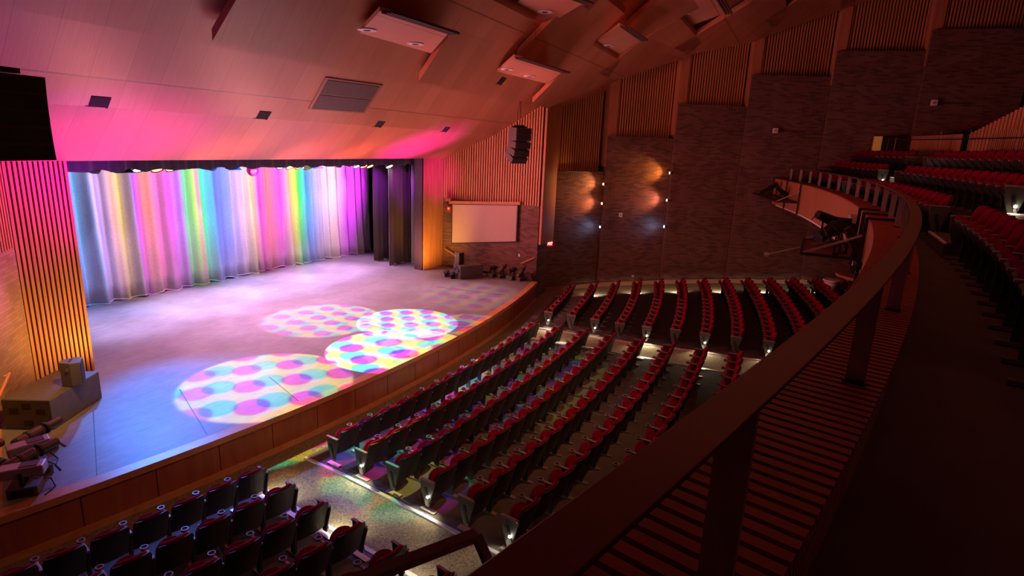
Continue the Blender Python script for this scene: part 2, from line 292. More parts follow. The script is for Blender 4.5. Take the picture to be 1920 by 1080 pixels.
# ------------------------------------------------------------------ mesh helpers
class MB:
    def __init__(s): s.v = []; s.f = []; s.uv = None
    def add(s, vs, fs):
        n = len(s.v); s.v += [tuple(v) for v in vs]; s.f += [tuple(i + n for i in f) for f in fs]; return s
    def box(s, c, d, M=None):
        c = Vector(c); d = Vector(d) / 2
        vs = [Vector((x, y, z)) for z in (-d.z, d.z) for y in (-d.y, d.y) for x in (-d.x, d.x)]
        vs = [(M @ v if M else v) + c for v in vs]
        return s.add(vs, [(0, 2, 3, 1), (4, 5, 7, 6), (0, 1, 5, 4), (2, 6, 7, 3), (0, 4, 6, 2), (1, 3, 7, 5)])
    def bar(s, a, b, w_, h_, up=(0, 0, 1)):
        a = Vector(a); b = Vector(b); d = (b - a); L = d.length; d.normalize(); u = Vector(up)
        sd = d.cross(u); sd = sd.normalized() if sd.length > 1e-4 else Vector((1, 0, 0)); u = sd.cross(d)
        M = Matrix((sd, d, u)).transposed()
        return s.box((a + b) / 2, (w_, L, h_), M)
    def tube(s, pts, r, n=8, cap=True):
        pts = [Vector(p) for p in pts]; rs = r if isinstance(r, (list, tuple)) else [r] * len(pts); vs = []; fs = []
        for i, p in enumerate(pts):
            d = (pts[min(i + 1, len(pts) - 1)] - pts[max(i - 1, 0)]).normalized()
            a = d.cross(Vector((0, 0, 1)));
            if a.length < .05: a = d.cross(Vector((1, 0, 0)))
            a.normalize(); b = d.cross(a)
            vs += [p + (a * math.cos(2 * PI * k / n) + b * math.sin(2 * PI * k / n)) * rs[i] for k in range(n)]
        for i in range(len(pts) - 1):
            for k in range(n): fs.append((i * n + k, i * n + (k + 1) % n, (i + 1) * n + (k + 1) % n, (i + 1) * n + k))
        if cap: fs += [tuple(reversed(range(n))), tuple(range((len(pts) - 1) * n, len(pts) * n))]
        return s.add(vs, fs)
    def prism(s, pts, off):          # polygon (3-D points) extruded by a vector
        n = len(pts); off = Vector(off); vs = [Vector(p) for p in pts] + [Vector(p) + off for p in pts]
        return s.add(vs, [tuple(reversed(range(n))), tuple(range(n, 2 * n))] + [(i, (i + 1) % n, n + (i + 1) % n, n + i) for i in range(n)])
    def grid(s, fn, nu, nv, closed=False):
        vs = [fn(i / nu, j / nv) for j in range(nv + 1) for i in range(nu + 1)]
        return s.add(vs, [(j * (nu + 1) + i, j * (nu + 1) + i + 1, (j + 1) * (nu + 1) + i + 1, (j + 1) * (nu + 1) + i) for j in range(nv) for i in range(nu)])
    def slab(s, fn, nu, nv, th):     # two-sided grid; th: function or vector giving the offset
        n = len(s.v)
        A = [Vector(fn(i / nu, j / nv)) for j in range(nv + 1) for i in range(nu + 1)]
        B = [a + (th(a) if callable(th) else Vector(th)) for a in A]; m = len(A); W = nu + 1
        fs = []
        for j in range(nv):
            for i in range(nu):
                q = (j * W + i, j * W + i + 1, (j + 1) * W + i + 1, (j + 1) * W + i); fs.append(q); fs.append(tuple(m + k for k in reversed(q)))
        for i in range(nu): fs.append((i + 1, i, m + i, m + i + 1)); a = nv * W + i; fs.append((a, a + 1, m + a + 1, m + a))
        for j in range(nv): a = j * W; fs.append((a, a + W, m + a + W, m + a)); a = j * W + nu; fs.append((a + W, a, m + a, m + a + W))
        return s.add(A + B, fs)
    def build(s, name, mat, parent=None, smooth=False, uvf=None, bevel=0):
        me = bpy.data.meshes.new(name); me.from_pydata(s.v, [], s.f); me.materials.append(mat)
        bm = bmesh.new(); bm.from_mesh(me); bmesh.ops.recalc_face_normals(bm, faces=bm.faces); bm.to_mesh(me); bm.free()
        if smooth: me.polygons.foreach_set('use_smooth', [True] * len(me.polygons))
        if uvf:
            uv = me.uv_layers.new(name='UVMap')
            for l in me.loops: uv.data[l.index].uv = uvf(me.vertices[l.vertex_index].co)
        o = bpy.data.objects.new(name, me); COL.objects.link(o)
        if parent: o.parent = parent
        if bevel:
            b = o.modifiers.new('bevel', 'BEVEL'); b.width = bevel; b.segments = 2
        return o
def tag(o, label, cat, group=None, kind=None):
    o['label'] = label; o['category'] = cat
    if group: o['group'] = group
    if kind: o['kind'] = kind
    return o
def thing(name, label, cat, loc=(0, 0, 0), rz=0, group=None):
    o = bpy.data.objects.new(name, None); COL.objects.link(o); o.location = loc; o.rotation_euler = (0, 0, rz); o.empty_display_size = .1
    return tag(o, label, cat, group)
def struct(o): o['kind'] = 'structure'; return o
def copy_tree(o, parent=None):
    c = o.copy(); COL.objects.link(c); c.parent = parent
    for ch in o.children: copy_tree(ch, c)
    return c
def ringslab(R0, R1, t0, t1, zf, th, n=48, m=4):
    mb = MB(); mb.slab(lambda u, v: pol(R0 + (R1 - R0) * v, t0 + (t1 - t0) * u, zf(R0 + (R1 - R0) * v)), n, m, (0, 0, -th)); return mb
def at_frame(o, p, q):               # put an object's origin at p with local x towards q
    d = Vector(q) - Vector(p); o.location = p; o.rotation_euler = (0, 0, math.atan2(d.y, d.x)); return o

# ------------------------------------------------------------------ house floor
struct(ringslab(RA - .5, 64, -32, 24, zfloor, .3, 60, 10).build('floor', CARPET))
# seat banks: bare floor under each block of seats with a dark nosing along the aisle
def bank(t0, t1, R0, R1, lab, nos):
    r = thing('seat_bank', lab, 'platform', pol(R0, (t0(R0) + t1(R0)) / 2, zfloor(R0)), 0)
    Mi = Matrix.Translation(-r.location)
    mb = MB(); mb.slab(lambda u, v: Mi @ pol(R0 + (R1 - R0) * v, t0(R0 + (R1 - R0) * v) * (1 - u) + t1(R0 + (R1 - R0) * v) * u, zfloor(R0 + (R1 - R0) * v) + .022), 24, 12, (0, 0, -.05)); mb.build('bank_floor', CONC, r)
    for f in nos:
        mb = MB(); mb.slab(lambda u, v: Mi @ (pol(R0 + (R1 - R0) * v, f(R0 + (R1 - R0) * v) + (u - .5) * .09, zfloor(R0 + (R1 - R0) * v) + .034)), 1, 12, (0, 0, -.05)); mb.build('nosing', POSTM, r)
KL = lambda R: (R - 43.9) / .935
cl = lambda R: -8.3 - .085 * max(0, KL(R)); crr = lambda R: 4.75 - .27 * max(0, min(KL(R), 7))
rl = lambda R: interp(KL(R), [(0, 6.4), (1, 6.1), (2, 5.7), (3, 5.4), (5, 5.1), (8, 4.5), (14, 4.3)]); rr_ = lambda R: interp(KL(R), [(0, 13.0), (1, 13.5), (3, 14.2), (6, 14.8), (14, 15)])
bank(lambda R: -17, lambda R: -9.95 - .03 * KL(R), 43.2, 56, 'bare floor of the nearest left seating block below the balcony rail', [lambda R: -9.95 - .03 * KL(R)])
bank(cl, crr, 43.2, 58, 'bare floor of the centre seating block between the two carpeted aisles', [cl, crr])
bank(rl, rr_, 43.2, 60, 'bare floor of the far seating block beside the brick wall', [rl, rr_])

# ------------------------------------------------------------------ stage
stage = thing('stage', 'wide grey stage with a curved wooden front facing the seats', 'stage', (XC, 12, 0))
SM = Matrix.Translation(-stage.location)
mb = MB(); pts = [pol(RA - .16, -14.75 + i * 26.6 / 40, SZ) for i in range(41)] + [Vector((23.85, 15.3, SZ)), Vector((26, 15.3, SZ)), Vector((26, 23.5, SZ)), Vector((6, 23.5, SZ)), Vector((6, 15.3, SZ)), Vector((5.25, 13.7, SZ))]
mb.prism([SM @ p for p in pts], (0, 0, -.3)); mb.build('stage_deck', SFLOOR, stage)
t0, t1 = -14.95, 11.95
mb = MB(); mb.slab(lambda u, v: SM @ pol(RA - .2 + .26 * v, t0 + (t1 - t0) * u, SZ + .005), 60, 1, (0, 0, -.13)); mb.build('stage_edge_trim', STAGET, stage)
n = 17; dth = (t1 - t0) / n
for i in range(n):
    a = t0 + i * dth + .012; b = t0 + (i + 1) * dth - .012
    mb = MB(); mb.slab(lambda u, v: SM @ pol(RA, a + (b - a) * u, .1 + (SZ - .2) * v), 4, 1, (0, .05, 0))
    mb.build('front_panel', STAGEW, stage)
mb = MB(); mb.slab(lambda u, v: SM @ pol(RA + .03, t0 + (t1 - t0) * u, 0.0 + .13 * v), 60, 1, (0, .06, 0)); mb.build('stage_base_trim', STAGET, stage)
for a, b in (((8.17, 12.41), (7.05, 9.99)), ((6.55, 12.92), (5.11, 10.25)), ((9.76, 11.26), (9.11, 9.62)), ((14.5, 12.4), (14.2, 9.3)), ((20, 13), (20.5, 10))):
    mb = MB(); mb.bar(SM @ Vector((*a, SZ + .001)), SM @ Vector((*b, SZ + .001)), .018, .004); mb.build('floor_seam', BLK, stage)
mb = MB(); mb.prism([(3.9, 10.6, SZ + .01), (5.2, 13.55, SZ + .01), (4.8, 14.1, SZ + .01), (2.2, 11.3, SZ + .01), (2.6, 10.9, SZ + .01)], (0, 0, -.25)); struct(mb.build('floor_side_landing', STAGET))

# ------------------------------------------------------------------ proscenium
def slatwall(mb, L, z0, z1f, pitch_, wd, dp, y=0.0, x0=0.0):    # slats in local frame: x along, -y towards the room
    k = int((L) / pitch_)
    for i in range(k):
        x = x0 + (i + .5) * L / k; z1 = z1f(x); mb.box((x, y - dp / 2, (z0 + z1) / 2), (wd, dp, z1 - z0))
for nm, xa, xb in (('wall_proscenium_left', 6.62, 7.9), ('wall_proscenium_right', 22.3, 23.95)):
    o = MB().box(((xb - xa) / 2, .26, (6.3 + SZ) / 2), (xb - xa, .42, 6.3 - SZ)).build(nm, plain('jamb_plum', (.09, .05, .07), .7)); struct(o); o.location = (xa, YP + .05, 0)
    mb = MB(); slatwall(mb, xb - xa, SZ, lambda x: 6.05, .096, .06, .05); c = mb.build('slats', SLAT, o)
    c2 = MB().box(((xb - xa) / 2, -.003, (6.05 + SZ) / 2), (xb - xa, .01, 6.05 - SZ)).build('backing', SLATB, o)
o = MB().box((15.1, YP + .35, 7.2), (17, .5, 2.3)).build('wall_above_stage', OAKE); struct(o)
# black stage house
mb = MB(); mb.box((16, 24, 4), (24, .1, 8)); struct(mb.build('wall_backstage', BLK))
mb = MB(); mb.box((5.2, 19.6, 4), (.1, 8.2, 8)); struct(mb.build('wall_wing_left', BLK))
mb = MB(); mb.box((27, 19.6, 4), (.1, 8.2, 8)); struct(mb.build('wall_wing_right', BLK))
mb = MB(); mb.box((16, 19.6, 8), (24, 8.5, .1)); struct(mb.build('ceiling_backstage', BLK))

# ------------------------------------------------------------------ side walls: stepped brick below, slats above
def wallpanel(nm, p, q, zb, d0, d1, z0=0.0, pier=True, bm_=BRICK, flip=1, flat=None):
    p = Vector((*p, 0)); q = Vector((*q, 0)); L = (q - p).length; d = (q - p) / L; out = Vector((-d.y, d.x, 0)) * flip
    if flip > 0: pass
    # local frame: x along, +y away from the room
    yf = flip
    o = MB()
    o.box((L / 2, yf * .5, (z0 + zb) / 2), (L, 1.0, zb - z0)); o = o.build(nm, bm_); struct(o); at_frame(o, p, q)
    def wz(x, y): P = p + d * x + Vector((-d.y, d.x, 0)) * y; return (zceil(P.y) + .25) if flat is None else flat
    a = Vector((0, yf * d0, 0)); b = Vector((L, yf * d1, 0)); ang = math.atan2(b.y - a.y, b.x - a.x); LL = (b - a).length
    bk = MB().prism([(0, yf * d0, zb - .1), (L, yf * d1, zb - .1), (L, yf * (1.3), zb - .1), (0, yf * 1.3, zb - .1)], (0, 0, 1))
    bk = MB(); zt0 = wz(0, yf * d0); zt1 = wz(L, yf * d1)
    bk.add([(0, yf * d0, zb - .1), (L, yf * d1, zb - .1), (L, yf * 1.4, zb - .1), (0, yf * 1.4, zb - .1), (0, yf * d0, zt0), (L, yf * d1, zt1), (L, yf * 1.4, zt1), (0, yf * 1.4, zt0)],
           [(0, 3, 2, 1), (4, 5, 6, 7), (0, 1, 5, 4), (2, 3, 7, 6), (0, 4, 7, 3), (1, 2, 6, 5)]); bk.build('backing', SLATB, o)
    sl = MB(); k = int(L / .125)
    for i in range(k):
        t = (i + .5) / k; x = L * t; y = yf * (d0 + (d1 - d0) * t - .035); z1 = wz(x, y)
        sl.box((x, y, (zb + z1) / 2), (.07, .07, z1 - zb))
    sl.build('slats', SLAT, o)
    if pier:
        pm = MB(); zt = wz(0, 0); pm.box((.17, yf * (d0 + .47), (zb - 1.4 + zt) / 2), (.42, 1.1, zt - zb + 1.4)); pm.build('pier_board', OAKE, o)
    return o
P = [(25.03, 10.4), (26.97, 8.21), (28.51, 5.49), (29.73, 2.61), (30.59, -.66), (31.0, -4.05), (31.2, -7.6)]
o = wallpanel('wall_screen_side', (23.95, YP), (23.85, 10.17), 4.15, .04, .04, SZ, False)
heights = [5.68, 7.32, 8.88, 10.26, 11.3, 12.1]
for i in range(6):
    a = Vector((*P[i], 0)); b = Vector((*P[i + 1], 0)); d = (b - a).normalized(); out = Vector((-d.y, d.x, 0))
    if out.x < 0: out = -out
    bb = b + out * .26
    L = (bb - a).length; dd = (bb - a) / L
    fl = 1 if Vector((-dd.y, dd.x, 0)).x > 0 else -1
    wallpanel('wall_right_bay', a[:2], bb[:2], heights[i], .28, .62, -.1, True, BRICK, fl)
for i in range(6):
    a = Vector((*P[i], 0)); b = Vector((*P[i + 1], 0)); d = (b - a).normalized(); n_ = Vector((d.y, -d.x, 0)); n_ = n_ if n_.x < 0 else -n_
    zf0 = zfloor((a - Vector((XC, YC, 0))).length); zf1 = zfloor((b - Vector((XC, YC, 0))).length); L = (b - a).length
    mb = MB(); mb.add([(0, 0, zf0), (L, 0, zf1), (L, 0, zf1 + .2), (0, 0, zf0 + .2), (0, -.03, zf0), (L, -.03, zf1), (L, -.03, zf1 + .2), (0, -.03, zf0 + .2)], [(0, 1, 2, 3), (4, 7, 6, 5), (0, 4, 5, 1), (3, 2, 6, 7), (0, 3, 7, 4), (1, 5, 6, 2)])
    o = mb.build('baseboard_right', OAKT); struct(o); at_frame(o, a + n_ * .01, b + n_ * .01)
    if n_.dot(Vector((d.y, -d.x, 0))) < 0: o.scale.y = -1
# return between the screen wall and the first bay
mb = MB(); mb.box((24.45, 10.42, 1.2), (1.15, .5, 2.6)); o = mb.build('wall_return_brick', BRICK); struct(o)
mb = MB(); mb.box((24.62, 10.08, 5.75), (1.5, .1, 6.6)); o = mb.build('wall_return_board', OAKE); struct(o)
# left side, mirrored (mostly outside the frame)
wallpanel('wall_left_stage_side', (6.62, YP), (3.2, 11.6), 4.15, .06, .06, SZ - .1, False, BRICKL, -1 if True else 1)
for i in range(5):
    a = (2 * XC - P[i][0] - 2.2, P[i][1]); b = (2 * XC - P[i + 1][0] - 2.2, P[i + 1][1])
    mb = MB(); dx, dy = b[0] - a[0], b[1] - a[1]; L = math.hypot(dx, dy)
    mb.box((L / 2, -.3, 7), (L, .6, 15)); o = mb.build('wall_left_bay', BRICK); struct(o); at_frame(o, (*a, 0), (*b, 0))
mb = MB(); mb.box((14.6, -16, 9), (40, .3, 20)); struct(mb.build('wall_rear', BRICK))
for x in (-2.6, 32.5): mb = MB(); mb.box((x, -10, 9), (.4, 13, 20)); struct(mb.build('wall_rear_side', BRICK))

# ------------------------------------------------------------------ ceiling
def cuv(co):
    k = co.y - 11.7; x0 = (co.x + .0 * k) ; den = (1 + .04 * k); x0 = (co.x - .03 * k) / den
    return (x0 / .66, (co.y - 11.65) / 4.2)
mb = MB(); prof = [(y, z) for y, z in ZC if y < 16]; ys = []
for (a, za), (b, zb) in zip(prof, prof[1:]):
    for j in range(4): y = a + (b - a) * j / 4; ys.append(y)
ys.append(prof[-1][0])
nx = 60
mb.slab(lambda u, v: Vector((-3.5 + 37 * u, ys[int(round(v * (len(ys) - 1)))], zceil(ys[int(round(v * (len(ys) - 1)))]))), nx, len(ys) - 1, (0, 0, .25))
struct(mb.build('ceiling', OAK, uvf=cuv))
CL = [  # corner plans front-left, front-right, back-right, back-left and a few words on where each hangs
 ([(7.73, 9.83), (10.79, 9.87), (9.7, 7.25), (7.1, 7.1)], 'oak ceiling panel hanging low over the stage, leftmost of the front tier'),
 ([(14.14, 9.83), (17.3, 9.9), (15.5, 7.0), (12.4, 7.0)], 'oak ceiling panel between the two rectangular light soffits nearest the stage'),
 ([(21.78, 9.83), (23.6, 9.95), (25.4, 8.15), (23.4, 6.9), (19.9, 6.85)], 'oak ceiling panel above the hanging speaker where the slatted wall starts'),
 ([(9.6, 8.1), (13.12, 8.24), (11.6, 5.4), (8.2, 5.3)], 'oak ceiling panel behind the light soffit above the stage return grille'),
 ([(17.0, 8.25), (20.72, 8.23), (18.7, 5.5), (15.2, 5.5)], 'oak ceiling panel with amber glints in the middle of the second tier'),
 ([(23.48, 7.77), (25.6, 7.75), (28.3, 5.4), (26.1, 4.4), (21.4, 4.4)], 'oak ceiling panel meeting the second slatted bay from the stage'),
 ([(13.0, 5.85), (16.9, 6.0), (14.6, 3.2), (10.5, 3.2)], 'oak ceiling panel at the top edge behind the single downlight soffit'),
 ([(20.1, 5.9), (22.2, 5.89), (20.8, 3.3), (17.2, 3.3)], 'oak ceiling panel right of the highest wide soffit in the third tier'),
 ([(25.63, 5.45), (27.6, 5.42), (29.7, 2.6), (27.5, 1.4), (21.8, 1.4)], 'oak ceiling panel meeting the third slatted bay from the stage'),
 ([(26.84, 2.66), (29.4, 2.57), (30.6, -.3), (28, -1.7), (23, -1.7)], 'oak ceiling panel over the fourth slatted bay at the top of the room'),
 ([(27.3, -.4), (30.4, -.5), (31, -3.6), (28, -4.6), (23.5, -4.6)], 'oak ceiling panel highest up over the balcony end of the side wall'),
]
for pts, lab in CL:
    r = thing('ceiling_panel', lab, 'ceiling panel', (pts[0][0], pts[0][1], zceil(pts[0][1]) - .35)); o0 = r.location.copy()
    # fan of the quad with front/back subdivided so it follows the roof curve
    n = 8; FLp, FRp = Vector(pts[0]), Vector(pts[1]); BRp, BLp = Vector(pts[-2]), Vector(pts[-1])
    def rowpt(u, v):
        a = FLp.lerp(BLp, v)
        if len(pts) == 5:
            b = FRp.lerp(Vector(pts[2]), v * 2) if v < .5 else Vector(pts[2]).lerp(BRp, (v - .5) * 2)
        else: b = FRp.lerp(BRp, v)
        p_ = a.lerp(b, u); return Vector((p_.x, p_.y, zceil(p_.y) - .35)) - o0
    mb = MB(); mb.slab(rowpt, 6, n, (0, 0, .2))
    def uvc(co, o0=o0): return cuv(co + o0)
    mb.build('panel_board', OAK, r, uvf=uvc)
    hb = MB()
    for u in (.12, .88):
        for v in (.15, .8): q = rowpt(u, v); hb.tube([q + Vector((0, 0, .15)), q + Vector((0, 0, .55))], .02, 6)
    hb.build('hanger', BLKM, r)
TR = [([(10.8, 9.07), (13.66, 9.12), (11.24, 7.06), (9.1, 7.17)], 8.99, [(688, 56), (779, 82)], 'lit oak soffit with two round downlights, leftmost above the stage'),
      ([(17.53, 9.17), (21.16, 8.97), (17.87, 7.1), (14.73, 7.23)], 9.0, [(950, 130), (993, 143)], 'lit oak soffit with two downlights above the hanging speaker'),
      ([(14.37, 7.11), (16.74, 7.08), (14.71, 5.39), (12.99, 5.84)], 10.2, [(1022, 22)], 'lit oak soffit with one downlight cut by the top edge of the photo'),
      ([(20.61, 7.09), (23.2, 6.98), (20.12, 5.34), (17.71, 5.35)], 10.23, [(1141, 86)], 'lit oak soffit with one downlight, smallest and nearest the side wall'),
      ([(19.71, 4.68), (24.0, 4.6), (22.05, 3.08), (18.83, 3.12)], 11.3, [(1283, 25)], 'lit oak soffit with one downlight, highest and rightmost')]
def unproj(px, z):
    d = F + RR * ((px[0] - 960) / 1098) - UU * ((px[1] - 540) / 1098); t = (z - EZ) / d.z; return Vector((0, 0, EZ)) + d * t
LAMPXY = {(688, 56): 0}
for pts, z, dl, lab in TR:
    r = thing('ceiling_soffit', lab, 'ceiling soffit', (pts[0][0], pts[0][1], z)); o0 = r.location.copy()
    mb = MB(); mb.prism([Vector((x, y, z)) - o0 for x, y in pts], (0, 0, .08)); mb.build('soffit_board', OAKT, r, uvf=lambda co, o0=o0: cuv(co + o0))
    a = Vector((*pts[3], z)) - o0; b = Vector((*pts[2], z)) - o0
    for k in range(3):
        vb = MB(); off = Vector((0, -.06 - .09 * k, -.02)); vb.bar(a + off, b + off, .05, .05); vb.build('linear_diffuser', LOUV, r)
    for k, dp in enumerate(dl):
        c = unproj(dp, z - .012) - o0
        db = MB(); db.tube([c + Vector((0, 0, -.012)), c + Vector((0, 0, .01))], .20, 24); ring = db.build('downlight_ring', WHITE, r)
        db = MB(); db.tube([c + Vector((0, 0, -.02)), c + Vector((0, 0, -.005))], .075, 16); db.build('downlight_aperture', BLK, ring)
# small square openings and the return-air grille in the front slope
def slope_quad(x, y, sx, sy, dz=-.02):
    k = (.33 + .03 * (x - 8)) * 1.0
    P_ = []
    for a, b in ((-1, 1), (1, 1), (1, -1), (-1, -1)):
        yy = y + b * sy / 2; xx = x + a * sx / 2 + k * (yy - y); P_.append(Vector((xx, yy, zceil(yy) + dz)))
    return P_
for (x, y, lab) in ((7.12, 12.34, 'small dark square opening in the ceiling, nearest the left speaker'), (11.04, 12.37, 'small dark square opening in the ceiling left of the large grille'), (15.65, 12.39, 'small dark square opening in the ceiling right of the large grille'),
                    (19.64, 12.41, 'small dark square opening in the ceiling within the right magenta glow'), (18.69, 9.62, 'small dark slot in the ceiling beside the soffit with two downlights')):
    q = slope_quad(x, y, .36, .34, -.012); o0 = q[0].copy(); r = thing('ceiling_opening', lab, 'ceiling opening', o0)
    MB().prism([p_ - o0 for p_ in q], (0, 0, .05)).build('shade_plate', SLATB, r)  # solid black plate; its colour stands in for the dark inside
    q2 = slope_quad(x, y + .16, .36, .04, -.016); MB().prism([p_ - o0 for p_ in q2], (0, 0, .03)).build('lip', OAKE, r)
q = [Vector((x, y, zceil(y) - .03)) for x, y in ((11.47, 10.69), (13.59, 10.63), (14.33, 11.88), (12.13, 11.94))]; o0 = q[0].copy()
r = thing('return_air_grille', 'large brown rectangular grille with a light frame in the ceiling above the curtain', 'vent', o0)
c0 = sum(q, Vector()) / 4
MB().prism([p_ - o0 for p_ in q], (0, 0, .04)).build('grille_frame', OAKT, r)
mid = lambda a, b: a.lerp(b, .5)
inn = [c0 + (p_ - c0) * .9 + Vector((0, 0, -.012)) for p_ in q]
for A in ([inn[0], inn[1], inn[1].lerp(inn[2], .46), inn[0].lerp(inn[3], .46)], [inn[0].lerp(inn[3], .5), inn[1].lerp(inn[2], .5), inn[2], inn[3]]):
    MB().prism([p_ - o0 for p_ in A], (0, 0, .03)).build('grille_mesh', LOUV, r)

# ------------------------------------------------------------------ drapes
def drape(name, lab, x0, x1, yf, z0, z1, mat, amp, wl, cat='curtain', group=None, seed=1, flare=0.0, nz=10, per=26, hem=True):
    rnd = random.Random(seed); xs = [x0]; ph = [0.0]
    r = thing(name, lab, cat, (x0, yf(x0), z0), 0, group)
    folds = []; x = x0
    while x < x1:
        w_ = wl * (.6 + .8 * rnd.random()); folds.append((x, w_, amp * (.55 + .75 * rnd.random()), rnd.random())); x += w_
    def y_of(x, v):
        for fx, fw, fa, fr in folds:
            if x < fx + fw + 1e-6: t = (x - fx) / fw; break
        k = .75 + .35 * (1 - v) + .1 * math.sin(fx * 3 + v * 2)
        return -fa * k * (math.sin(PI * t) ** 1.3) + .035 * math.sin(2 * PI * t * 2 + fr * 6) * (1 - v * .5) - flare * (1 - v) ** 3
    N_ = int((x1 - x0) * per)
    mb = MB()
    def f(u, v):
        x = x0 + (x1 - x0) * u; hm = .03 * math.sin(x * 7 + 1) * (1 - v) if v < .05 else 0
        return Vector((x - x0, yf(x) - yf(x0) + y_of(x, v), (z1 - z0) * v + hm + .02 * math.sin(x * 9) * (v == 0)))
    mb.slab(f, N_, nz, (0, .02, 0)); mb.build('drape_cloth', mat, r, smooth=True)
    if hem:
        mb = MB(); mb.slab(lambda u, v: f(u, 0) + Vector((0, -.012, .0 + .05 * v)), N_, 1, (0, .01, 0)); mb.build('hem', mat, r, smooth=True)
    return r
CURX = [(8.8, 21.25), (11, 21.2), (12.5, 21.05), (14, 20.95), (16.1, 20.92), (18.5, 21.0), (20.1, 20.85), (21.6, 20.75), (23, 20.65), (25, 20.5)]
drape('stage_curtain', 'full-width grey velvet curtain striped by coloured stage lights across the back of the stage', 8.8, 24.9, lambda x: interp(x, CURX), SZ + .01, 6.9, CURT, .26, .52, seed=4, flare=.1)
drape('wing_curtain', 'narrow dark curtain hanging just right of the striped grey curtain', 24.9, 26.4, lambda x: 20.2, SZ + .01, 6.9, LEGC, .14, .42, group=None, seed=9)
drape('wing_curtain', 'brown wing curtain lit violet at its top, between the striped curtain and the portal', 22.55, 24.0, lambda x: 18.3, SZ + .01, 6.9, LEGC, .13, .36, seed=11)
drape('wing_curtain', 'nearest brown wing curtain with a turned-out edge beside the right portal', 22.25, 24.4, lambda x: 17.15 + (x - 22.25) * .02, SZ + .01, 6.9, LEGC, .15, .4, seed=13)
drape('wing_curtain', 'narrow pale curtain edge hanging directly behind the right portal', 23.15, 23.6, lambda x: 16.5, SZ + .01, 6.9, CURT, .06, .3, seed=14)
drape('border_curtain', 'short pleated navy curtain hanging across the top of the stage opening', 7.6, 24.2, lambda x: 16.25, 5.66, 7.95, BORD, .08, .5, seed=21, nz=3, per=14, hem=False)

# ------------------------------------------------------------------ lights hung over the stage
pipe = MB().tube([(7.5, 17.0, 6.15), (24.5, 17.0, 6.15)], .025, 8); tag(pipe.build('lighting_pipe', BLKM), 'long steel pipe carrying the stage lights behind the navy border', 'pipe')
def clampmesh(r): MB().tube([(0, 0, 0), (0, 0, .62)], .02, 6).build('hanging_clamp', BLKM, r)
def par(x, z, lens, s, lab):
    r = thing('stage_light', lab, 'stage light', (x, 17.0, z), 0, None); clampmesh(r)
    M = Euler((math.radians(-28), 0, 0)).to_matrix()
    b = MB(); b.tube([M @ Vector((0, 0, .22)), M @ Vector((0, 0, .16)), M @ Vector((0, 0, -.05))], [.09, .15, .17], 16); b.build('can', BLKM, r, smooth=False)
    l = MB().tube([M @ Vector((0, 0, -.052)), M @ Vector((0, 0, -.075))], [.15, .13], 16).build('lens', glow('lens_' + lens[0], lens[1], s), r)
    y_ = MB(); y_.bar((-.19, 0, .1), (-.19, 0, .34), .03, .02, (0, 1, 0)); y_.bar((.19, 0, .1), (.19, 0, .34), .03, .02, (0, 1, 0)); y_.bar((-.2, 0, .34), (.2, 0, .34), .03, .02); y_.build('yoke', BLKM, r)
    rim = MB(); rim.tube([M @ Vector((0, 0, -.04)), M @ Vector((0, 0, -.09))], [.172, .18], 16, cap=False); rim.build('rim', BLKM, r)
BL = ('blue', (.45, .65, 1)); RD = ('red', (1, .22, .08)); AM = ('amber', (1, .5, .12)); WH = ('white', (1, .95, .9)); GR = ('greenwhite', (.9, 1, .85))
par(10.63, 5.69, BL, 9, 'blue-glowing round stage light, first lit lamp from the left portal')
par(11.17, 5.68, RD, 9, 'red-glowing round stage light next to the first blue one')
par(11.61, 5.69, AM, 9, 'amber-glowing round stage light, third of the left trio')
par(15.8, 5.68, BL, 9, 'pale blue-glowing stage light just right of the pink glass ball')
par(16.23, 5.67, RD, 9, 'red-glowing stage light in the middle trio right of the pink ball')
par(16.66, 5.67, AM, 9, 'amber-glowing stage light in the middle trio right of the pink ball')
par(19.89, 5.64, BL, 9, 'blue-glowing stage light of the right trio near the violet wing curtain')
par(20.33, 5.63, RD, 9, 'red-glowing stage light of the right trio near the violet wing curtain')
par(20.75, 5.63, AM, 9, 'amber-glowing stage light of the right trio near the violet wing curtain')
par(22.1, 5.60, GR, 30, 'dazzling white stage light, rightmost on the pipe')
def mover(x, z, yaw_, lab, s=6):
    r = thing('moving_head_light', lab, 'stage light', (x, 17.0, z), yaw_); clampmesh(r)
    MB().box((0, 0, .3), (.34, .22, .16)).build('base', BLKM, r, bevel=.02)
    b = MB(); b.tube([(-.26, 0, .1), (-.1, 0, .06), (.16, 0, -.04), (.26, 0, -.08)], [.1, .15, .15, .12], 14); b.build('head', BLKM, r, smooth=True)
    MB().tube([(.262, 0, -.08), (.27, 0, -.083)], .05, 10).build('lens', glow('lens_mover', (1, .9, .85), s), r)
    a = MB(); a.box((0, -.16, .14), (.1, .03, .3)); a.box((0, .16, .14), (.1, .03, .3)); a.box((0, 0, .28), (.1, .34, .03)); a.build('yoke', BLKM, r)
mover(9.3, 5.72, .0, 'dark rounded moving head light at the far left of the pipe')
mover(12.88, 5.72, .3, 'dark moving head light with a small white glint above the green stripe')
mover(16.95, 5.72, .2, 'dark moving head light with a white glint right of the middle trio')
mover(17.25, 5.66, 2.6, 'dark moving head light turned right beside the shuttered flood', 0)
mover(18.66, 5.72, .1, 'dark moving head light with a bright glint midway to the right trio')
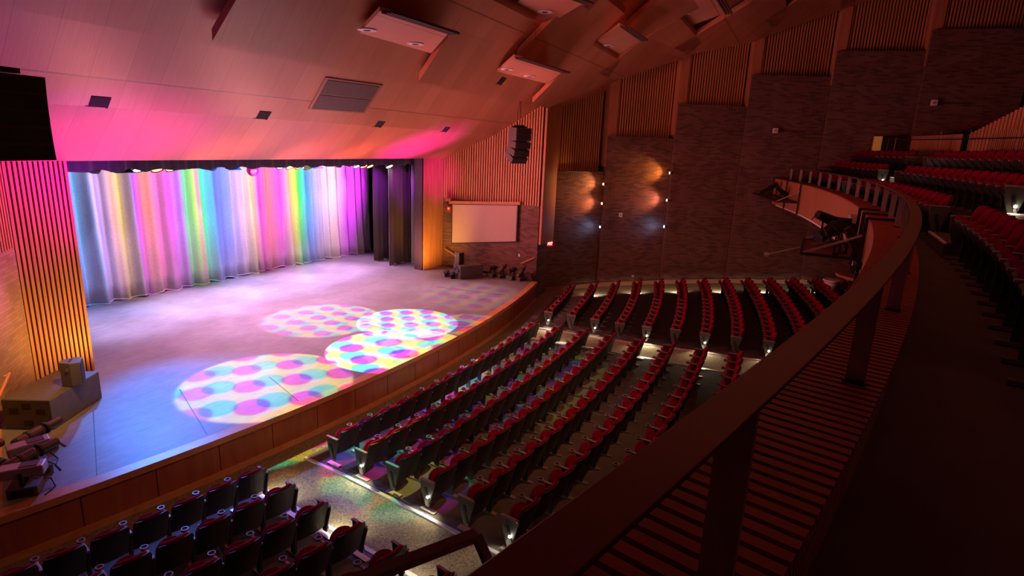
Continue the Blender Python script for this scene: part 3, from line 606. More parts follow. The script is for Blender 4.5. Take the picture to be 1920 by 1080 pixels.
def flood(x, z, lab, a=.35):
    r = thing('flood_light', lab, 'stage light', (x, 17.0, z), 0); clampmesh(r)
    MB().box((0, .03, .17), (.36, .2, .16)).build('housing', BLKM, r, bevel=.015)
    M = Euler((math.radians(-55), 0, 0)).to_matrix()
    MB().prism([(-.2, -.08, .12), (.2, -.08, .12), (.26, -.2, -.06), (-.26, -.2, -.06)], (0, .02, 0)).build('barn_door', plain('barn_door_plum', (.11, .06, .09), .5), r)
    MB().box((-.1, -.085, .17), (.05, .02, .1)).build('clip', MET, r)
flood(10.12, 5.62, 'boxy flood light with its shutter hanging, left of the blue lamp')
flood(13.71, 5.62, 'boxy flood light with its shutter hanging, between the green stripe and the pink ball')
flood(17.5, 5.60, 'boxy flood light with its shutter hanging right of the middle trio')
r = thing('glass_ball_light', 'round pink glass ball lamp hanging among the stage lights', 'lamp', (14.57, 17.0, 5.52)); clampmesh(r)
def ball(mb, c, rad, nu=18, nv=10, sq=1): mb.slab(lambda u, v: Vector(c) + Vector((rad * math.sin(PI * v) * math.cos(2 * PI * u), rad * math.sin(PI * v) * math.sin(2 * PI * u), rad * sq * math.cos(PI * v))), nu, nv, (0, 0, 0)); return mb
mb = MB(); mb.grid(lambda u, v: Vector((.2 * math.sin(PI * v) * math.cos(2 * PI * u), .2 * math.sin(PI * v) * math.sin(2 * PI * u), .2 * math.cos(PI * v))), 24, 14)
gm = plain('pink_glass', (.75, .05, .5), .12); gm.node_tree.nodes['Principled BSDF'].inputs['Transmission Weight'].default_value = .6
mb.build('glass_ball', gm, r, smooth=True); MB().box((-.1, 0, .28), (.4, .2, .12)).build('mount', BLKM, r)
mb = MB(); mb.grid(lambda u, v: Vector((.05 * math.sin(PI * v) * math.cos(2 * PI * u), .05 * math.sin(PI * v) * math.sin(2 * PI * u), -.03 + .05 * math.cos(PI * v))), 10, 8); mb.build('bulb', glow('pink_bulb', (1, .3, .5), 6), r)
r = thing('rigging_arm', 'dark angled bracket under the border above the right wing curtain', 'bracket', (23.0, 16.8, 5.4)); MB().bar((-.3, 0, .5), (.1, 0, -.1), .16, .1).bar((-.3, 0, .48), (-.3, .2, .76), .08, .05).build('arm', BLKM, r); MB().tube([(.3, 0, .5), (.45, 0, -.2), (.6, 0, -1.0)], .012, 6).build('rope', plain('rope_tan', (.3, .16, .07), .8), r)

# ------------------------------------------------------------------ hanging line arrays
def array(x, y, z, rz, W_, n, h, lab, bends):
    r = thing('line_array_speaker', lab, 'speaker', (x, y, z), rz); zz = 0; yy = 0; ang = 0
    for i in range(n):
        ang = bends[i]; M = Euler((ang, 0, 0)).to_matrix(); ax = Vector((0, -.1, -h / 2)); c = Vector((0, yy, zz)) + M @ ax
        b = MB(); b.prism([c + M @ Vector((-W_ / 2, .32, h / 2 - .002)), c + M @ Vector((W_ / 2, .32, h / 2 - .002)), c + M @ Vector((W_ / 2, -.25, h / 2 - .002)), c + M @ Vector((-W_ / 2, -.25, h / 2 - .002))], M @ Vector((0, 0, -h + .004)))
        box_ = b.build('cabinet', CAB, r)
        MB().box(c + M @ Vector((0, -.262, 0)), (W_ - .04, .02, h - .05), M).build('grille', GRILLE, box_)
        nxt = Vector((0, yy, zz)) + M @ Vector((0, 0, -h)); yy, zz = nxt.y, nxt.z
    f = MB(); f.box((0, 0, .04), (W_ * .9, .1, .06)); f.box((0, 0, .09), (.12, .5, .05)); f.build('fly_bar', BLKM, r)
    zt = zceil(y) - z
    for dx in (-.07, .02, .1): MB().tube([(dx, 0, .1), (dx + .05 * math.sin(dx * 40), .03, .5), (dx * .4, 0, zt)], .008, 6).build('cable', BLK, r)
array(3.6, 8.6, 7.36, .2, 1.15, 5, .205, 'large black hanging speaker stack at the upper left edge', [.06, .03, 0, -.03, -.06])
array(21.7, 10.3, 7.40, -.55, .72, 5, .25, 'distant black hanging speaker stack in front of the slatted wall', [0, 0, .14, .34, .56])

# ------------------------------------------------------------------ loudspeakers and subwoofers on the stage corners
def subs(x, y, rz, sx, sy, h, lab, labtop, tx, ty):
    r = thing('subwoofer_cabinet', lab, 'speaker', (x, y, SZ), rz)
    MB().box((0, 0, h / 2 + .01), (sx, sy, h)).build('cabinet', CAB, r, bevel=.01)
    for xx, zz in ((-sy * .28, h * .62), (sy * .28, h * .62), (0, h * .8), (0, h * .22)):
        pn = MB().box((-sx / 2 - .004, xx, zz), (.012, .17, .13)).build('handle_recess', BLK, r); MB().box((-sx / 2 - .012, xx, zz), (.015, .11, .02)).build('handle_bar', BLKM, pn)
    MB().box((0, 0, h + .012), (sx - .02, sy - .02, .006)).build('top_skin', CAB, r)
    t = thing('stage_monitor', labtop, 'speaker', (x + tx, y + ty, SZ + h + .02), rz + .4)
    pl = [(-.17, -.16), (.17, -.16), (.2, .0), (.08, .2), (-.08, .2), (-.2, 0)]
    MB().prism([(a, b, 0) for a, b in pl], (0, 0, .52)).build('cabinet', CAB, t, bevel=.012)
    MB().box((0, -.165, .26), (.28, .012, .44)).build('grille', GRILLE, t)
    for dx in (-.06, .06): MB().box((dx, .02, .523), (.07, .05, .01)).build('rigging_plate', BLK, t)
    MB().box((-.19, .05, .38), (.01, .05, .07)).build('badge', MET, t)
subs(6.13, 13.45, .50, 1.52, .92, .62, 'long low black subwoofer pair on the left stage corner', 'small black speaker standing on the left subwoofers', .25, -.33)
subs(22.43, 12.88, -.607, 1.12, .78, .58, 'olive-grey subwoofer cube on the right stage corner below the screen', 'small grey speaker standing on the right subwoofer', -.25, .35)
# floor spotlights
def floorspot(x, y, rz, tilt, lab, L=.75, lens=None, boxy=False):
    r = thing('floor_spotlight', lab, 'stage light', (x, y, SZ), rz)
    b = MB(); b.box((0, 0, .09), (.42, .34, .17)); b.build('base_box', CAB, r, bevel=.01)
    MB().box((0, -.172, .09), (.3, .01, .1)).build('base_recess', BLK, r)
    y_ = MB()
    for s in (-1, 1): y_.bar((0, s * .13, .15), (0, s * .13, .42), .05, .02, (0, 1, 0))
    y_.bar((0, -.14, .17), (0, .14, .17), .05, .02); y_.build('yoke', BLKM, r)
    M = Matrix.Translation((0, 0, .42)) @ Euler((0, -tilt, 0)).to_matrix().to_4x4()
    if boxy:
        h = MB(); h.box(M @ Vector((0, 0, 0)), (L, .26, .17), M.to_3x3()); h.build('head', plain('silver_lamp_house', (.42, .38, .42), .4, .3), r, bevel=.02)
        v = MB().box(M @ Vector((.1, 0, .09)), (L * .4, .18, .012), M.to_3x3()); v.build('vent', LOUV, r)
    else:
        h = MB(); h.tube([M @ Vector((-L / 2, 0, 0)), M @ Vector((-L / 2 + .05, 0, 0)), M @ Vector((.05, 0, 0)), M @ Vector((.1, 0, 0)), M @ Vector((L / 2, 0, 0))], [.085, .1, .1, .075, .075], 14); h.build('head', plain('bronze_lamp_tube', (.10, .075, .05), .35, .5), r)
        for k in (-.2, .12): g = MB(); g.tube([M @ Vector((k, 0, 0)), M @ Vector((k + .04, 0, 0))], .115, 14); g.build('collar', BLKM, r)
        l = MB().tube([M @ Vector((L / 2, 0, 0)), M @ Vector((L / 2 + .01, 0, 0))], .07, 12); l.build('lens', glow('pilot', (.5, .5, 1), 1.5) if lens else BLKM, r)
    c = MB(); c.tube([(.1, .1, .2), (.3, .18, .1), (.38, .05, .01), (.3, -.2, .01)], .012, 6); c.build('power_cable', BLK, r)
floorspot(5.1, 11.95, .2, .1, 'long bronze spotlight tube on the left stage edge nearest the subwoofers', .85)
floorspot(4.75, 11.52, -.3, .03, 'flat silver lamp house lying behind the two bronze tubes', .6, None, True)
floorspot(4.62, 11.17, .1, .1, 'second bronze spotlight tube in the left cluster, crossing the silver lamp', .85)
floorspot(4.3, 10.76, -.7, .03, 'silver lamp house on a dark base at the front left stage corner', .62, None, True)
floorspot(4.3, 12.0, .2, .0, 'dark lamp partly cut off by the left edge of the photo', .6)
floorspot(23.1, 12.0, -.2, -.05, 'short spotlight on a box base right of the olive subwoofer', .6)
floorspot(23.2, 11.55, -.7, .8, 'upturned spotlight second from the olive subwoofer', .5)
floorspot(23.15, 11.05, -.2, .15, 'spotlight third from the olive subwoofer, level with the brick corner', .55)
floorspot(23.2, 10.6, -.5, .9, 'dark tilted spotlight at the right stage corner by the wooden rail', .6)
for k, (x, y) in enumerate(((21.9, 13.65), (21.75, 13.25))):
    r = thing('floor_wash_light', ('pair half of violet lamps: the one touching the portal side', 'pair half of violet lamps: the one nearer the seats')[k] + ' at the right subwoofer', 'stage light', (x, y, SZ), 2.4)
    b = MB(); b.tube([(0, 0, .1), (0, -.12, .17)], [.11, .14], 14); b.build('can', BLKM, r); MB().tube([(0, -.121, .17), (0, -.13, .175)], .1, 12).build('lens', glow('violet_lens', (.9, .2, 1), 5), r); MB().box((0, 0, .02), (.24, .2, .04)).build('foot', BLKM, r)
r = thing('floor_monitor_wedge', 'brown wedge speaker in the right stage corner behind the last spotlight', 'speaker', (23.55, 10.45, SZ), .6)
MB().prism([(-.25, -.2, 0), (-.25, .25, 0), (-.25, .2, .3), (-.25, -.05, .34)], (.5, 0, 0)).build('cabinet', CAB, r)
# ------------------------------------------------------------------ wall items by the stage
r = thing('projection_screen', 'pulled-down white projection screen on the brick wall right of the stage', 'screen', (23.8, 13, 3.1), 0)
SA, SB, SC, SD = Vector((23.72, 14.6, 3.92)), Vector((23.72, 11.15, 4.16)), Vector((23.72, 11.15, 2.48)), Vector((23.72, 14.6, 2.02))
o0 = r.location; MB().prism([p_ - o0 for p_ in (SA, SB, SC, SD)], (.01, 0, 0)).build('border', BLK, r)
c0 = (SA + SB + SC + SD) / 4
MB().prism([c0 + (p_ - c0) * Vector((1, .972, .955)) - o0 + Vector((-.008, 0, 0)) for p_ in (SA, SB, SC, SD)], (.006, 0, 0)).build('screen_fabric', SCREEN, r)
MB().bar(SA - o0 + Vector((0, .12, .06)), SB - o0 + Vector((0, -.12, .07)), .12, .13).build('roller_case', OAKE, r)
r = thing('fire_alarm', 'small red alarm box beside the top left corner of the projection screen', 'alarm', (23.895, 14.85, 3.65)); MB().box((0, 0, 0), (.08, .2, .24)).build('housing', plain('alarm_red', (.6, .04, .03), .5), r); MB().box((-.045, 0, .02), (.02, .1, .1)).build('strobe', WHITE, r)
r = thing('wall_loudspeaker', 'small dark bracketed box above the red alarm at the slat edge', 'speaker', (23.7, 14.75, 4.1)); MB().box((0, 0, 0), (.2, .3, .16)).build('housing', plain('wall_box_brown', (.3, .12, .1), .5), r); MB().box((.08, .12, -.1), (.05, .05, .2)).build('bracket', BLKM, r)
def handrail(lab, pts):
    r = thing('wall_handrail', lab, 'handrail', pts[0]); o0 = Vector(pts[0]); MB().tube([Vector(p_) - o0 for p_ in pts], .028, 8).build('rail', STAGET, r)
    for p_ in pts: MB().tube([Vector(p_) - o0, Vector(p_) - o0 + Vector((.1 if p_[0] > 15 else -.1, 0, -.04))], .012, 6).build('bracket', MET, r)
handrail('sloping wooden handrail on brick between right portal and subwoofer', [(23.72, 14.95, 1.72), (23.72, 14.1, 1.38)])
handrail('short sloping wooden handrail at the right end of the stage front', [(23.72, 10.9, 1.5), (23.72, 10.25, 1.86)])
handrail('lower stub of wooden rail at the right stage corner', [(23.75, 10.6, .98), (23.75, 10.25, 1.2)])
handrail('long sloping wooden handrail on the brick wall left of the stage', [(5.5, 13.6, 1.95), (4.5, 12.5, 1.35)])
r = thing('light_switch', 'small plate on brick beside the right stage corner handrail', 'switch plate', (23.855, 11.05, 1.86)); MB().box((0, 0, 0), (.02, .08, .12)).build('plate', WHITE, r)
# exit sign
d = (Vector((*P[1], 0)) - Vector((*P[0], 0))).normalized(); inw = Vector((d.y, -d.x, 0)); inw = inw if inw.x < 0 else -inw
bp = Vector((*P[0], 0)) + d * .27
r = thing('exit_sign', 'red lit EXIT sign on the first brick bay right of the stage', 'sign', bp + inw * .06 + Vector((0, 0, 2.33)), math.atan2(d.y, d.x))
MB().box((0, 0, 0), (.34, .07, .2)).build('housing', glow('exit_red', (1, .05, .04), 1.3), r)
cu = bpy.data.curves.new('lettering', 'FONT'); cu.body = 'EXIT'; cu.size = .17; cu.align_x = 'CENTER'; cu.align_y = 'CENTER'; cu.extrude = .004
tmp = bpy.data.objects.new('tmp', cu); COL.objects.link(tmp); bpy.context.view_layer.update(); me = bpy.data.meshes.new_from_object(tmp.evaluated_get(bpy.context.evaluated_depsgraph_get())); bpy.data.objects.remove(tmp)
me.materials.clear(); me.materials.append(glow('exit_white', (1, .8, .75), 2.2)); to = bpy.data.objects.new('lettering', me); COL.objects.link(to); to.parent = r; to.location = (0, -.042, 0); to.rotation_euler = (PI / 2, 0, 0)
# round wall lamps on the edges of the brick bays
LH = [(1, [(5.13, (1, .36, .13), 34, 'amber lamp, upper one'), (4.23, (1, .3, .14), 34, 'orange lamp, middle one'), (3.12, (.3, .5, 1), 7, 'small blue-white lamp, lowest')], 'first brick edge right of the exit sign'),
      (2, [(5.76, (1, .30, .06), 42, 'amber lamp, upper one'), (4.49, (1, .3, .18), 38, 'orange lamp, middle one'), (3.24, (.3, .5, 1), 8, 'small blue-white lamp, lowest')], 'second brick edge right of the exit sign')]
for i, ls, wh in LH:
    pd = (Vector((*P[i], 0)) - Vector((*P[i - 1], 0))).normalized(); inn_ = Vector((pd.y, -pd.x, 0)); inn_ = inn_ if inn_.x < 0 else -inn_
    base = Vector((*P[i], 0)) - pd * .12 + inn_ * .1
    for z, c_, pw, nm in ls:
        p_ = base + Vector((0, 0, z)); r = thing('wall_lamp', nm + ' on the ' + wh, 'wall lamp', p_, math.atan2(pd.y, pd.x))
        MB().tube([(-.02, 0, 0), (.12, .03, 0)], .05, 12).build('housing', BLKM, r)
        MB().tube([(-.02, 0, 0), (-.035, 0, 0)], .052, 12).build('lens', glow('wl%.2f' % z, c_, 60), r)
        spot(p_ + inn_ * .16 - pd * .05, p_ - pd * 1.2 - inn_ * .45, pw * 3, c_, 84, .9, .03, 'wall_lamp_beam')
def wallbox(i, t, z, lab, nm='thermostat', cat='control', s=(.14, .05, .18), cable=False):
    a = Vector((*P[i], 0)); b = Vector((*P[i + 1], 0)); pd = (b - a).normalized(); inn_ = Vector((pd.y, -pd.x, 0)); inn_ = inn_ if inn_.x < 0 else -inn_
    r = thing(nm, lab, cat, a.lerp(b, t) + inn_ * .05 + Vector((0, 0, z)) - inn_ * .1 * t, math.atan2(pd.y, pd.x)); MB().box((0, 0, 0), s).build('housing', WHITE, r, bevel=.01)
    MB().box((0, -s[1] / 2 - .006, 0), (s[0] * .5, .012, s[2] * .4)).build('face', plain('face_grey', (.35, .33, .33), .5), r)
    if cable: MB().tube([(.1, .02, .0), (1.3, .03, -.02)], .012, 6).build('conduit', BLK, r)
wallbox(1, .27, 3.71, 'small white wall unit on brick between the two columns of lamps', s=(.17, .05, .2))
wallbox(3, .38, 7.86, 'white box with dark conduit on the fourth brick bay', 'wall_sensor', 'sensor', (.2, .16, .22), True)
wallbox(5, .15, 9.2, 'white box with conduit high on the brick bay above the far balcony seats', 'wall_sensor', 'sensor', (.22, .16, .24), True)
wallbox(1, .55, .75, 'tiny outlet plate low on the second brick bay', 'outlet', 'outlet', (.12, .02, .08))

# ------------------------------------------------------------------ theatre seats
def seat_proto(cup=True):
    r = bpy.data.objects.new('theatre_seat', None); COL.objects.link(r); r.empty_display_size = .1
    def back(u, v, wdt, zl, zh, off, rnd_):
        s = (u - .5) * 2; z = zl + (zh - zl) * v; taper = 1 - (.10 if rnd_ else .04) * (1 - v) ** 2
        if v > .72: taper *= math.sqrt(max(0, 1 - ((v - .72) / .28) ** (3 if rnd_ else 5) * (.5 if rnd_ else .22)))
        return Vector((s * wdt / 2 * taper, off - .07 - .30 * (z - .3) * (.75 + .25 * v) + .05 * s * s, z + (-.02 * s * s if rnd_ else -.012 * s * s * s * s)))
    m = MB(); m.slab(lambda u, v: back(u, v, .545, .25, .785, 0, False), 8, 8, (0, -.022, 0)); m.build('backrest_shell', CHAR, r, smooth=False)
    m = MB(); m.slab(lambda u, v: back(u, v, .50, .38, .805, .06, True), 8, 8, (0, -.062, 0)); m.build('back_cushion', RED, r, smooth=True)
    T = Matrix.Translation((0, -.02, .375)) @ Euler((math.radians(52), 0, 0)).to_matrix().to_4x4()
    def dsh(s, zoff, n=12):
        pts = [Vector((-.215 * s, .0, zoff)), Vector((.215 * s, .0, zoff))]
        for i in range(n + 1):
            a = PI * i / n; pts.append(Vector((.215 * s * math.cos(a), .13 + .19 * s * math.sin(a), zoff)))
        return [T @ p_ for p_ in pts]
    nrm = T.to_3x3() @ Vector((0, 0, 1))
    m = MB(); m.prism(dsh(1, -.0), nrm * .075); se = m.build('seat_cushion', RED, r, bevel=.022)
    m = MB(); m.prism(dsh(.93, -.035), nrm * .034); m.build('seat_pan', SHELL, r)
    return r
def arm(parent, x, cup, pad=False):
    m = MB(); m.bar((x, -.12, .585), (x, .2, .585), .05, .03); a = m.build('armrest', ARM, parent, bevel=.01)
    if cup:
        c = MB(); n = 14
        for k in range(n):
            a0, a1 = 2 * PI * k / n, 2 * PI * (k + 1) / n; c.bar((x + .05 * math.cos(a0), .22 + .05 * math.sin(a0), .60), (x + .05 * math.cos(a1), .22 + .05 * math.sin(a1), .60), .014, .035)
        c.build('cup_holder', ARM, a)
def standard(parent, x):
    m = MB(); m.prism([(x - .018, -.1, .57), (x - .018, .12, .57), (x - .018, .05, .3), (x - .018, .06, .03), (x - .018, -.05, .03), (x - .018, -.06, .3)], (.036, 0, 0)); m.build('leg', CHAR, parent)
    MB().box((x, .0, .018), (.07, .32, .03)).build('foot', MET, parent)
def endpanel(parent, x, sgn, light):
    m = MB(); m.prism([(x, -.16, .60), (x, .19, .60), (x, .17, .40), (x, .06, .1), (x, -.03, .1), (x, -.09, .35)], (.03 * sgn, 0, 0)); p_ = m.build('end_panel', EPAN, parent, bevel=.006)
    m = MB(); m.bar((x + .015 * sgn, -.14, .615), (x + .015 * sgn, .2, .615), .055, .028); m.build('armrest', ARM, parent, bevel=.01)
    m = MB(); m.box((x + .015 * sgn, 0, .02), (.1, .34, .03)); m.build('foot', MET, parent)
    m = MB(); m.bar((x + .035 * sgn, .06, .48), (x + .035 * sgn, -.03, .16), .012, .05); m.build('hinge_bar', BLKM, parent)
    if light:
        MB().tube([(x + .03 * sgn, -.0, .31), (x + .055 * sgn, -.0, .30)], .022, 10).build('aisle_light', glow('aisle_bulb', (1, .88, .7), 45), p_)
protos = {}
def get_proto(cup, end, light):       # end: 0 middle, -1 first seat with panel at -x, 1 last seat with panel at +x
    k = (cup, end, light)
    if k in protos: return copy_tree(protos[k])
    r = seat_proto(); h = .295
    if end == -1: endpanel(r, -h, -1, light)
    else: arm(r, -h, cup); standard(r, -h)
    if end == 1: endpanel(r, h, 1, light)
    protos[k] = r; return r
ORD = ['', 'first', 'second', 'third', 'fourth', 'fifth', 'sixth', 'seventh', 'eighth', 'ninth', 'tenth', 'eleventh', 'twelfth', 'thirteenth', 'fourteenth', 'fifteenth', 'sixteenth', 'seventeenth', 'eighteenth', 'nineteenth', 'twentieth']
SEATS = []
RAILPX = [(0, 2000), (884, 1082), (885, 1080), (1200, 865), (1440, 665), (1560, 565), (1640, 490), (1690, 400), (1700, 0)]
def row(k, R, z, ts, te, n, cup, ends, light, blockname, fromend, rev=False, power=1.0, rowname=None):
    """n seats between angles ts and te on radius R; ends=(panel at start, panel at end); light=(start, end)"""
    for i in range(n):
        t = ts + (te - ts) * (i + .5) / n; p_ = pol(R, t, z)
        pr = project(p_ + Vector((0, 0, .5)))
        if pr is None or not (-60 < pr[0] < 1985 and -30 < pr[1] < 1150): continue
        if z < 4 and pr[1] - 18 > interp(pr[0], RAILPX): continue      # wholly behind the balcony ledge
        e = -1 if i == 0 and ends[0] else (1 if i == n - 1 and ends[1] else 0)
        lt = (light[0] if e == -1 else light[1]) if e else False
        SEATS.append((p_, math.radians(t), cup, e, lt, (n - i) if rev else (i + 1), rowname or ORD[k + 1] + ' row', blockname, fromend, (te - ts) / n * math.radians(1) * R, pr[2]))
        if lt:
            x = (-.36 if e == -1 else .36); q_ = p_ + Matrix.Rotation(math.radians(t), 3, 'Z') @ Vector((x, 0, .31)); dirn = Matrix.Rotation(math.radians(t), 3, 'Z') @ Vector((x * .8, 0, -.42))
            spot(q_, None, 36 * power, (1, .9, .62), 128, .5, .02, 'aisle_light_beam', d=dirn)
FR = 44.0; RP = .935
for k in range(6):      # nearest left block
    R = FR + RP * k; te = -10.2 - .03 * k; n = 9
    row(k, R, zfloor(R) + .02, te - .725 * n, te, n, True, (False, True), (False, k % 2 == 0), 'left block', 'right aisle', True, .9)
for k in range(10):     # centre block
    R = FR + RP * k; ts = -8.12 - .085 * k; te = interp(k, [(0, 4.45), (1, 4.15), (2, 3.95), (3, 3.6), (4, 3.4), (5, 3.1), (7, 2.85), (9, 2.6)])
    row(k, R, zfloor(R) + .02, ts, te, 16, True, (True, True), (k % 2 == 1, k % 3 == 1), 'centre block', 'near aisle', False, 1.5)
for k in range(13):     # far block
    R = FR + RP * k; ts = interp(k, [(0, 6.55), (1, 6.25), (2, 5.85), (3, 5.5), (4, 5.3), (5, 5.2), (6, 5.0), (7, 4.85), (8, 4.65), (12, 4.4)]); te = interp(k, [(0, 12.7), (1, 13.2), (2, 13.55), (3, 14.0), (4, 14.2), (5, 14.45), (7, 14.7), (12, 15.0)])
    n = int(round((te - ts) * math.radians(1) * R / .59))
    row(k, R, zfloor(R) + .02, ts, te, n, False, (True, True), (k % 2 == 0 and k != 4 or k == 4, k % 2 == 1), 'far block', 'near aisle', False, 1.0)
BZ = 5.25; BRI = .485
def brow(k, ts, te, n, ends, light, block, fromend, rev, rowname):
    R = 54.0 + .93 * k; row(k, R, BZ + BRI * k + .01, ts, te, n, False, ends, light, block, fromend, rev, .8, rowname)
brow(0, -12.6, -3.1, 15, (False, True), (False, False), 'near balcony block', 'steps', True, 'front row')
brow(0, -.6, 9.6, 16, (True, True), (False, False), 'middle balcony block', 'steps', False, 'front row')
brow(1, -1.4, 8.5, 15, (True, True), (True, True), 'middle balcony block', 'steps', False, 'second row')
brow(2, -1.4, 9.2, 16, (True, True), (False, False), 'middle balcony block', 'steps', False, 'third row')
brow(0, 11.0, 17.0, 9, (True, False), (False, False), 'far balcony block', 'middle block', False, 'front row')
brow(1, 10.4, 16.6, 10, (True, False), (True, False), 'far balcony block', 'middle block', False, 'second row')
brow(2, 10.9, 17.0, 10, (True, False), (False, False), 'far balcony block', 'middle block', False, 'third row')
for i in range(6):
    t = 14.6 - i * .72; R = 58.8; SEATS.append((pol(R, t, 7.1 + 1.3 * (16 - t) / 14 + .12), math.radians(t), False, 0, False, i + 1, 'top row', 'upper stand', 'brick wall', .6, 25))
SEATS.sort(key=lambda s: s[10])
stuff = []
for j, (p_, t, cup, e, lt, idx, rown, blk, fe, pitch_, dist) in enumerate(SEATS):
    if j >= 300: stuff.append((p_, t)); continue
    o = get_proto(cup, e, lt); o.location = p_; o.rotation_euler = (0, 0, t); o.scale = (pitch_ / .59, 1, 1.13 if 'balcony' in blk or 'upper' in blk else 1)
    o['label'] = 'red theatre seat, %s from the %s, %s of the %s' % (ORD[idx] if idx < 21 else str(idx), fe, rown, blk)
    o['category'] = 'seat'; o['group'] = 'theatre seats in the ' + blk
print('SEATS', len(SEATS))
if stuff:
    base = get_proto(False, 0, False); mb = MB(); mb2 = MB()
    parts = [(c, c.data) for c in base.children]
    for p_, t in stuff:
        M = Matrix.Translation(p_) @ Matrix.Rotation(t, 4, 'Z') @ Matrix.Diagonal((1, 1, 1.13 if p_.z > 4 else 1, 1))
        for c, me in parts:
            tgt = mb if me.materials[0] == RED else mb2
            tgt.add([M @ v.co for v in me.vertices], [tuple(f.vertices) for f in me.polygons])
    for c in list(base.children): bpy.data.objects.remove(c)
    bpy.data.objects.remove(base)
    rr = thing('theatre_seat_rows', 'farthest red theatre seats in rows beside the brick wall, too small to tell apart', 'seats', stuff[0][0]); rr['kind'] = 'stuff'
    for m_, nm, mt in ((mb, 'cushions', RED), (mb2, 'shells', SHELL)): oo = m_.build(nm, mt, rr); oo.matrix_parent_inverse = Matrix.Translation(-stuff[0][0]); oo['kind'] = 'stuff'

# ------------------------------------------------------------------ balcony
ba = thing('balcony', 'curved balcony with a wood-slatted front and slatted ledge sweeping across the right side', 'balcony', pol(53, 0, 4.6))
BM = Matrix.Translation(-ba.location)
def bring(name, mat, R0, R1, z, th, t0=-18, t1=16.4, n=80, m=1, zf=None):
    mb = MB(); mb.slab(lambda u, v: BM @ pol(R0 + (R1 - R0) * v, t0 + (t1 - t0) * u, z), n, m, (0, 0, -th)); return mb.build(name, mat, ba)
bring('floor_slab', BALF, 52.8, 54.75, BZ, .55)
bring('front_backing', plain('fascia_backing', (.20, .075, .045), .6), 52.79, 52.86, 5.70, 1.15)
mb = MB()
N_ = 640
for i in range(N_):       # vertical boards of the balcony front
    t = -20 + 37.2 * (i + .5) / N_
    if t < -15.5 and i % 2: continue
    M = Matrix.Rotation(math.radians(t), 3, 'Z'); mb.box(BM @ pol(52.76, t, 5.14), (.043, .05, 1.12), M)
mb.build('front_boards', OAKE, ba)
bring('soffit_edge', WHITE, 52.72, 52.86, 4.585, .05)
mb = MB(); N_ = 470
for i in range(N_):       # radial slats of the ledge
    t = -19 + 36 * (i + .5) / N_; M = Matrix.Rotation(math.radians(t), 3, 'Z'); mb.box(BM @ pol(52.965, t, 5.715), (.045, .47, .03), M)
mb.build('ledge_slats', DECKW, ba)
bring('ledge_base', SLATB, 52.78, 53.14, 5.64, .02)
mb = MB(); N_ = 620
for i in range(N_):
    t = -19 + 36 * (i + .5) / N_; M = Matrix.Rotation(math.radians(t), 3, 'Z'); mb.box(BM @ pol(53.13, t, 5.46), (.03, .04, .44), M)
mb.build('parapet_slats', SLAT, ba)
bring('parapet_core', SLATB, 53.07, 53.11, 5.68, .45)
for k in range(1, 4):
    bring('seating_tier', CONC, 54.2 + .93 * (k - 1) + .28, 54.2 + .93 * k + (.28 if k < 3 else 1.6), BZ + BRI * k, .6, -17.6, 16)
bring('soffit', plain('soffit_dark', (.1, .07, .06), .8), 52.8, 58, 4.62, .05)
# aisle steps
for (ta, tb, lb) in ((-2.95, -1.0, 'lit steps between the near and middle balcony seats'), (9.9, 10.6, 'dim steps between the middle and far balcony seats')):
    r = thing('aisle_steps', lb, 'steps', pol(53.8, ta, BZ)); IM = Matrix.Translation(-r.location)
    for s in range(5):
        Ra = 53.82 + .45 * s; zt = BZ + .24 * (s + 1)
        mb = MB(); mb.slab(lambda u, v: IM @ pol(Ra + .46 * v, ta + (tb - ta) * u, zt), 6, 1, (0, 0, -.24 * (s + 1) + .01)); st = mb.build('step', BALF, r)
        mb = MB(); mb.slab(lambda u, v: IM @ pol(Ra - .01 + .045 * v, ta + (tb - ta) * u, zt + .008), 6, 1, (0, 0, -.03)); mb.build('nosing', WHITE, st)
# hand rail on flat posts
hr = thing('guard_rail', 'curved bronze-topped guard rail on flat grey posts along the balcony edge', 'railing', pol(53.08, 0, 5.7))
HM = Matrix.Translation(-hr.location)
mb = MB(); mb.slab(lambda u, v: HM @ pol(53.035 + .1 * v, -19 + 35.5 * u, 6.26), 160, 1, (0, 0, -.014)); mb.build('rail_top', BRONZE, hr, bevel=.003)
mb = MB(); mb.slab(lambda u, v: HM @ pol(53.06 + .05 * v, -19 + 35.5 * u, 6.246), 160, 1, (0, 0, -.03)); mb.build('rail_core', BLKM, hr)
tt = [-14.42, -12.42, -10.45, -8.5, -6.6] + [-5.1 + 1.62 * i for i in range(14)]
for t in tt:
    M = Matrix.Rotation(math.radians(t), 3, 'Z'); mb = MB(); mb.box(HM @ pol(53.08, t, 5.98), (.018, .085, .52), M); po = mb.build('post', POSTM, hr)
    mb = MB(); mb.box(HM @ pol(53.08, t, 5.737), (.07, .10, .012), M); mb.build('base_plate', BLKM, po)
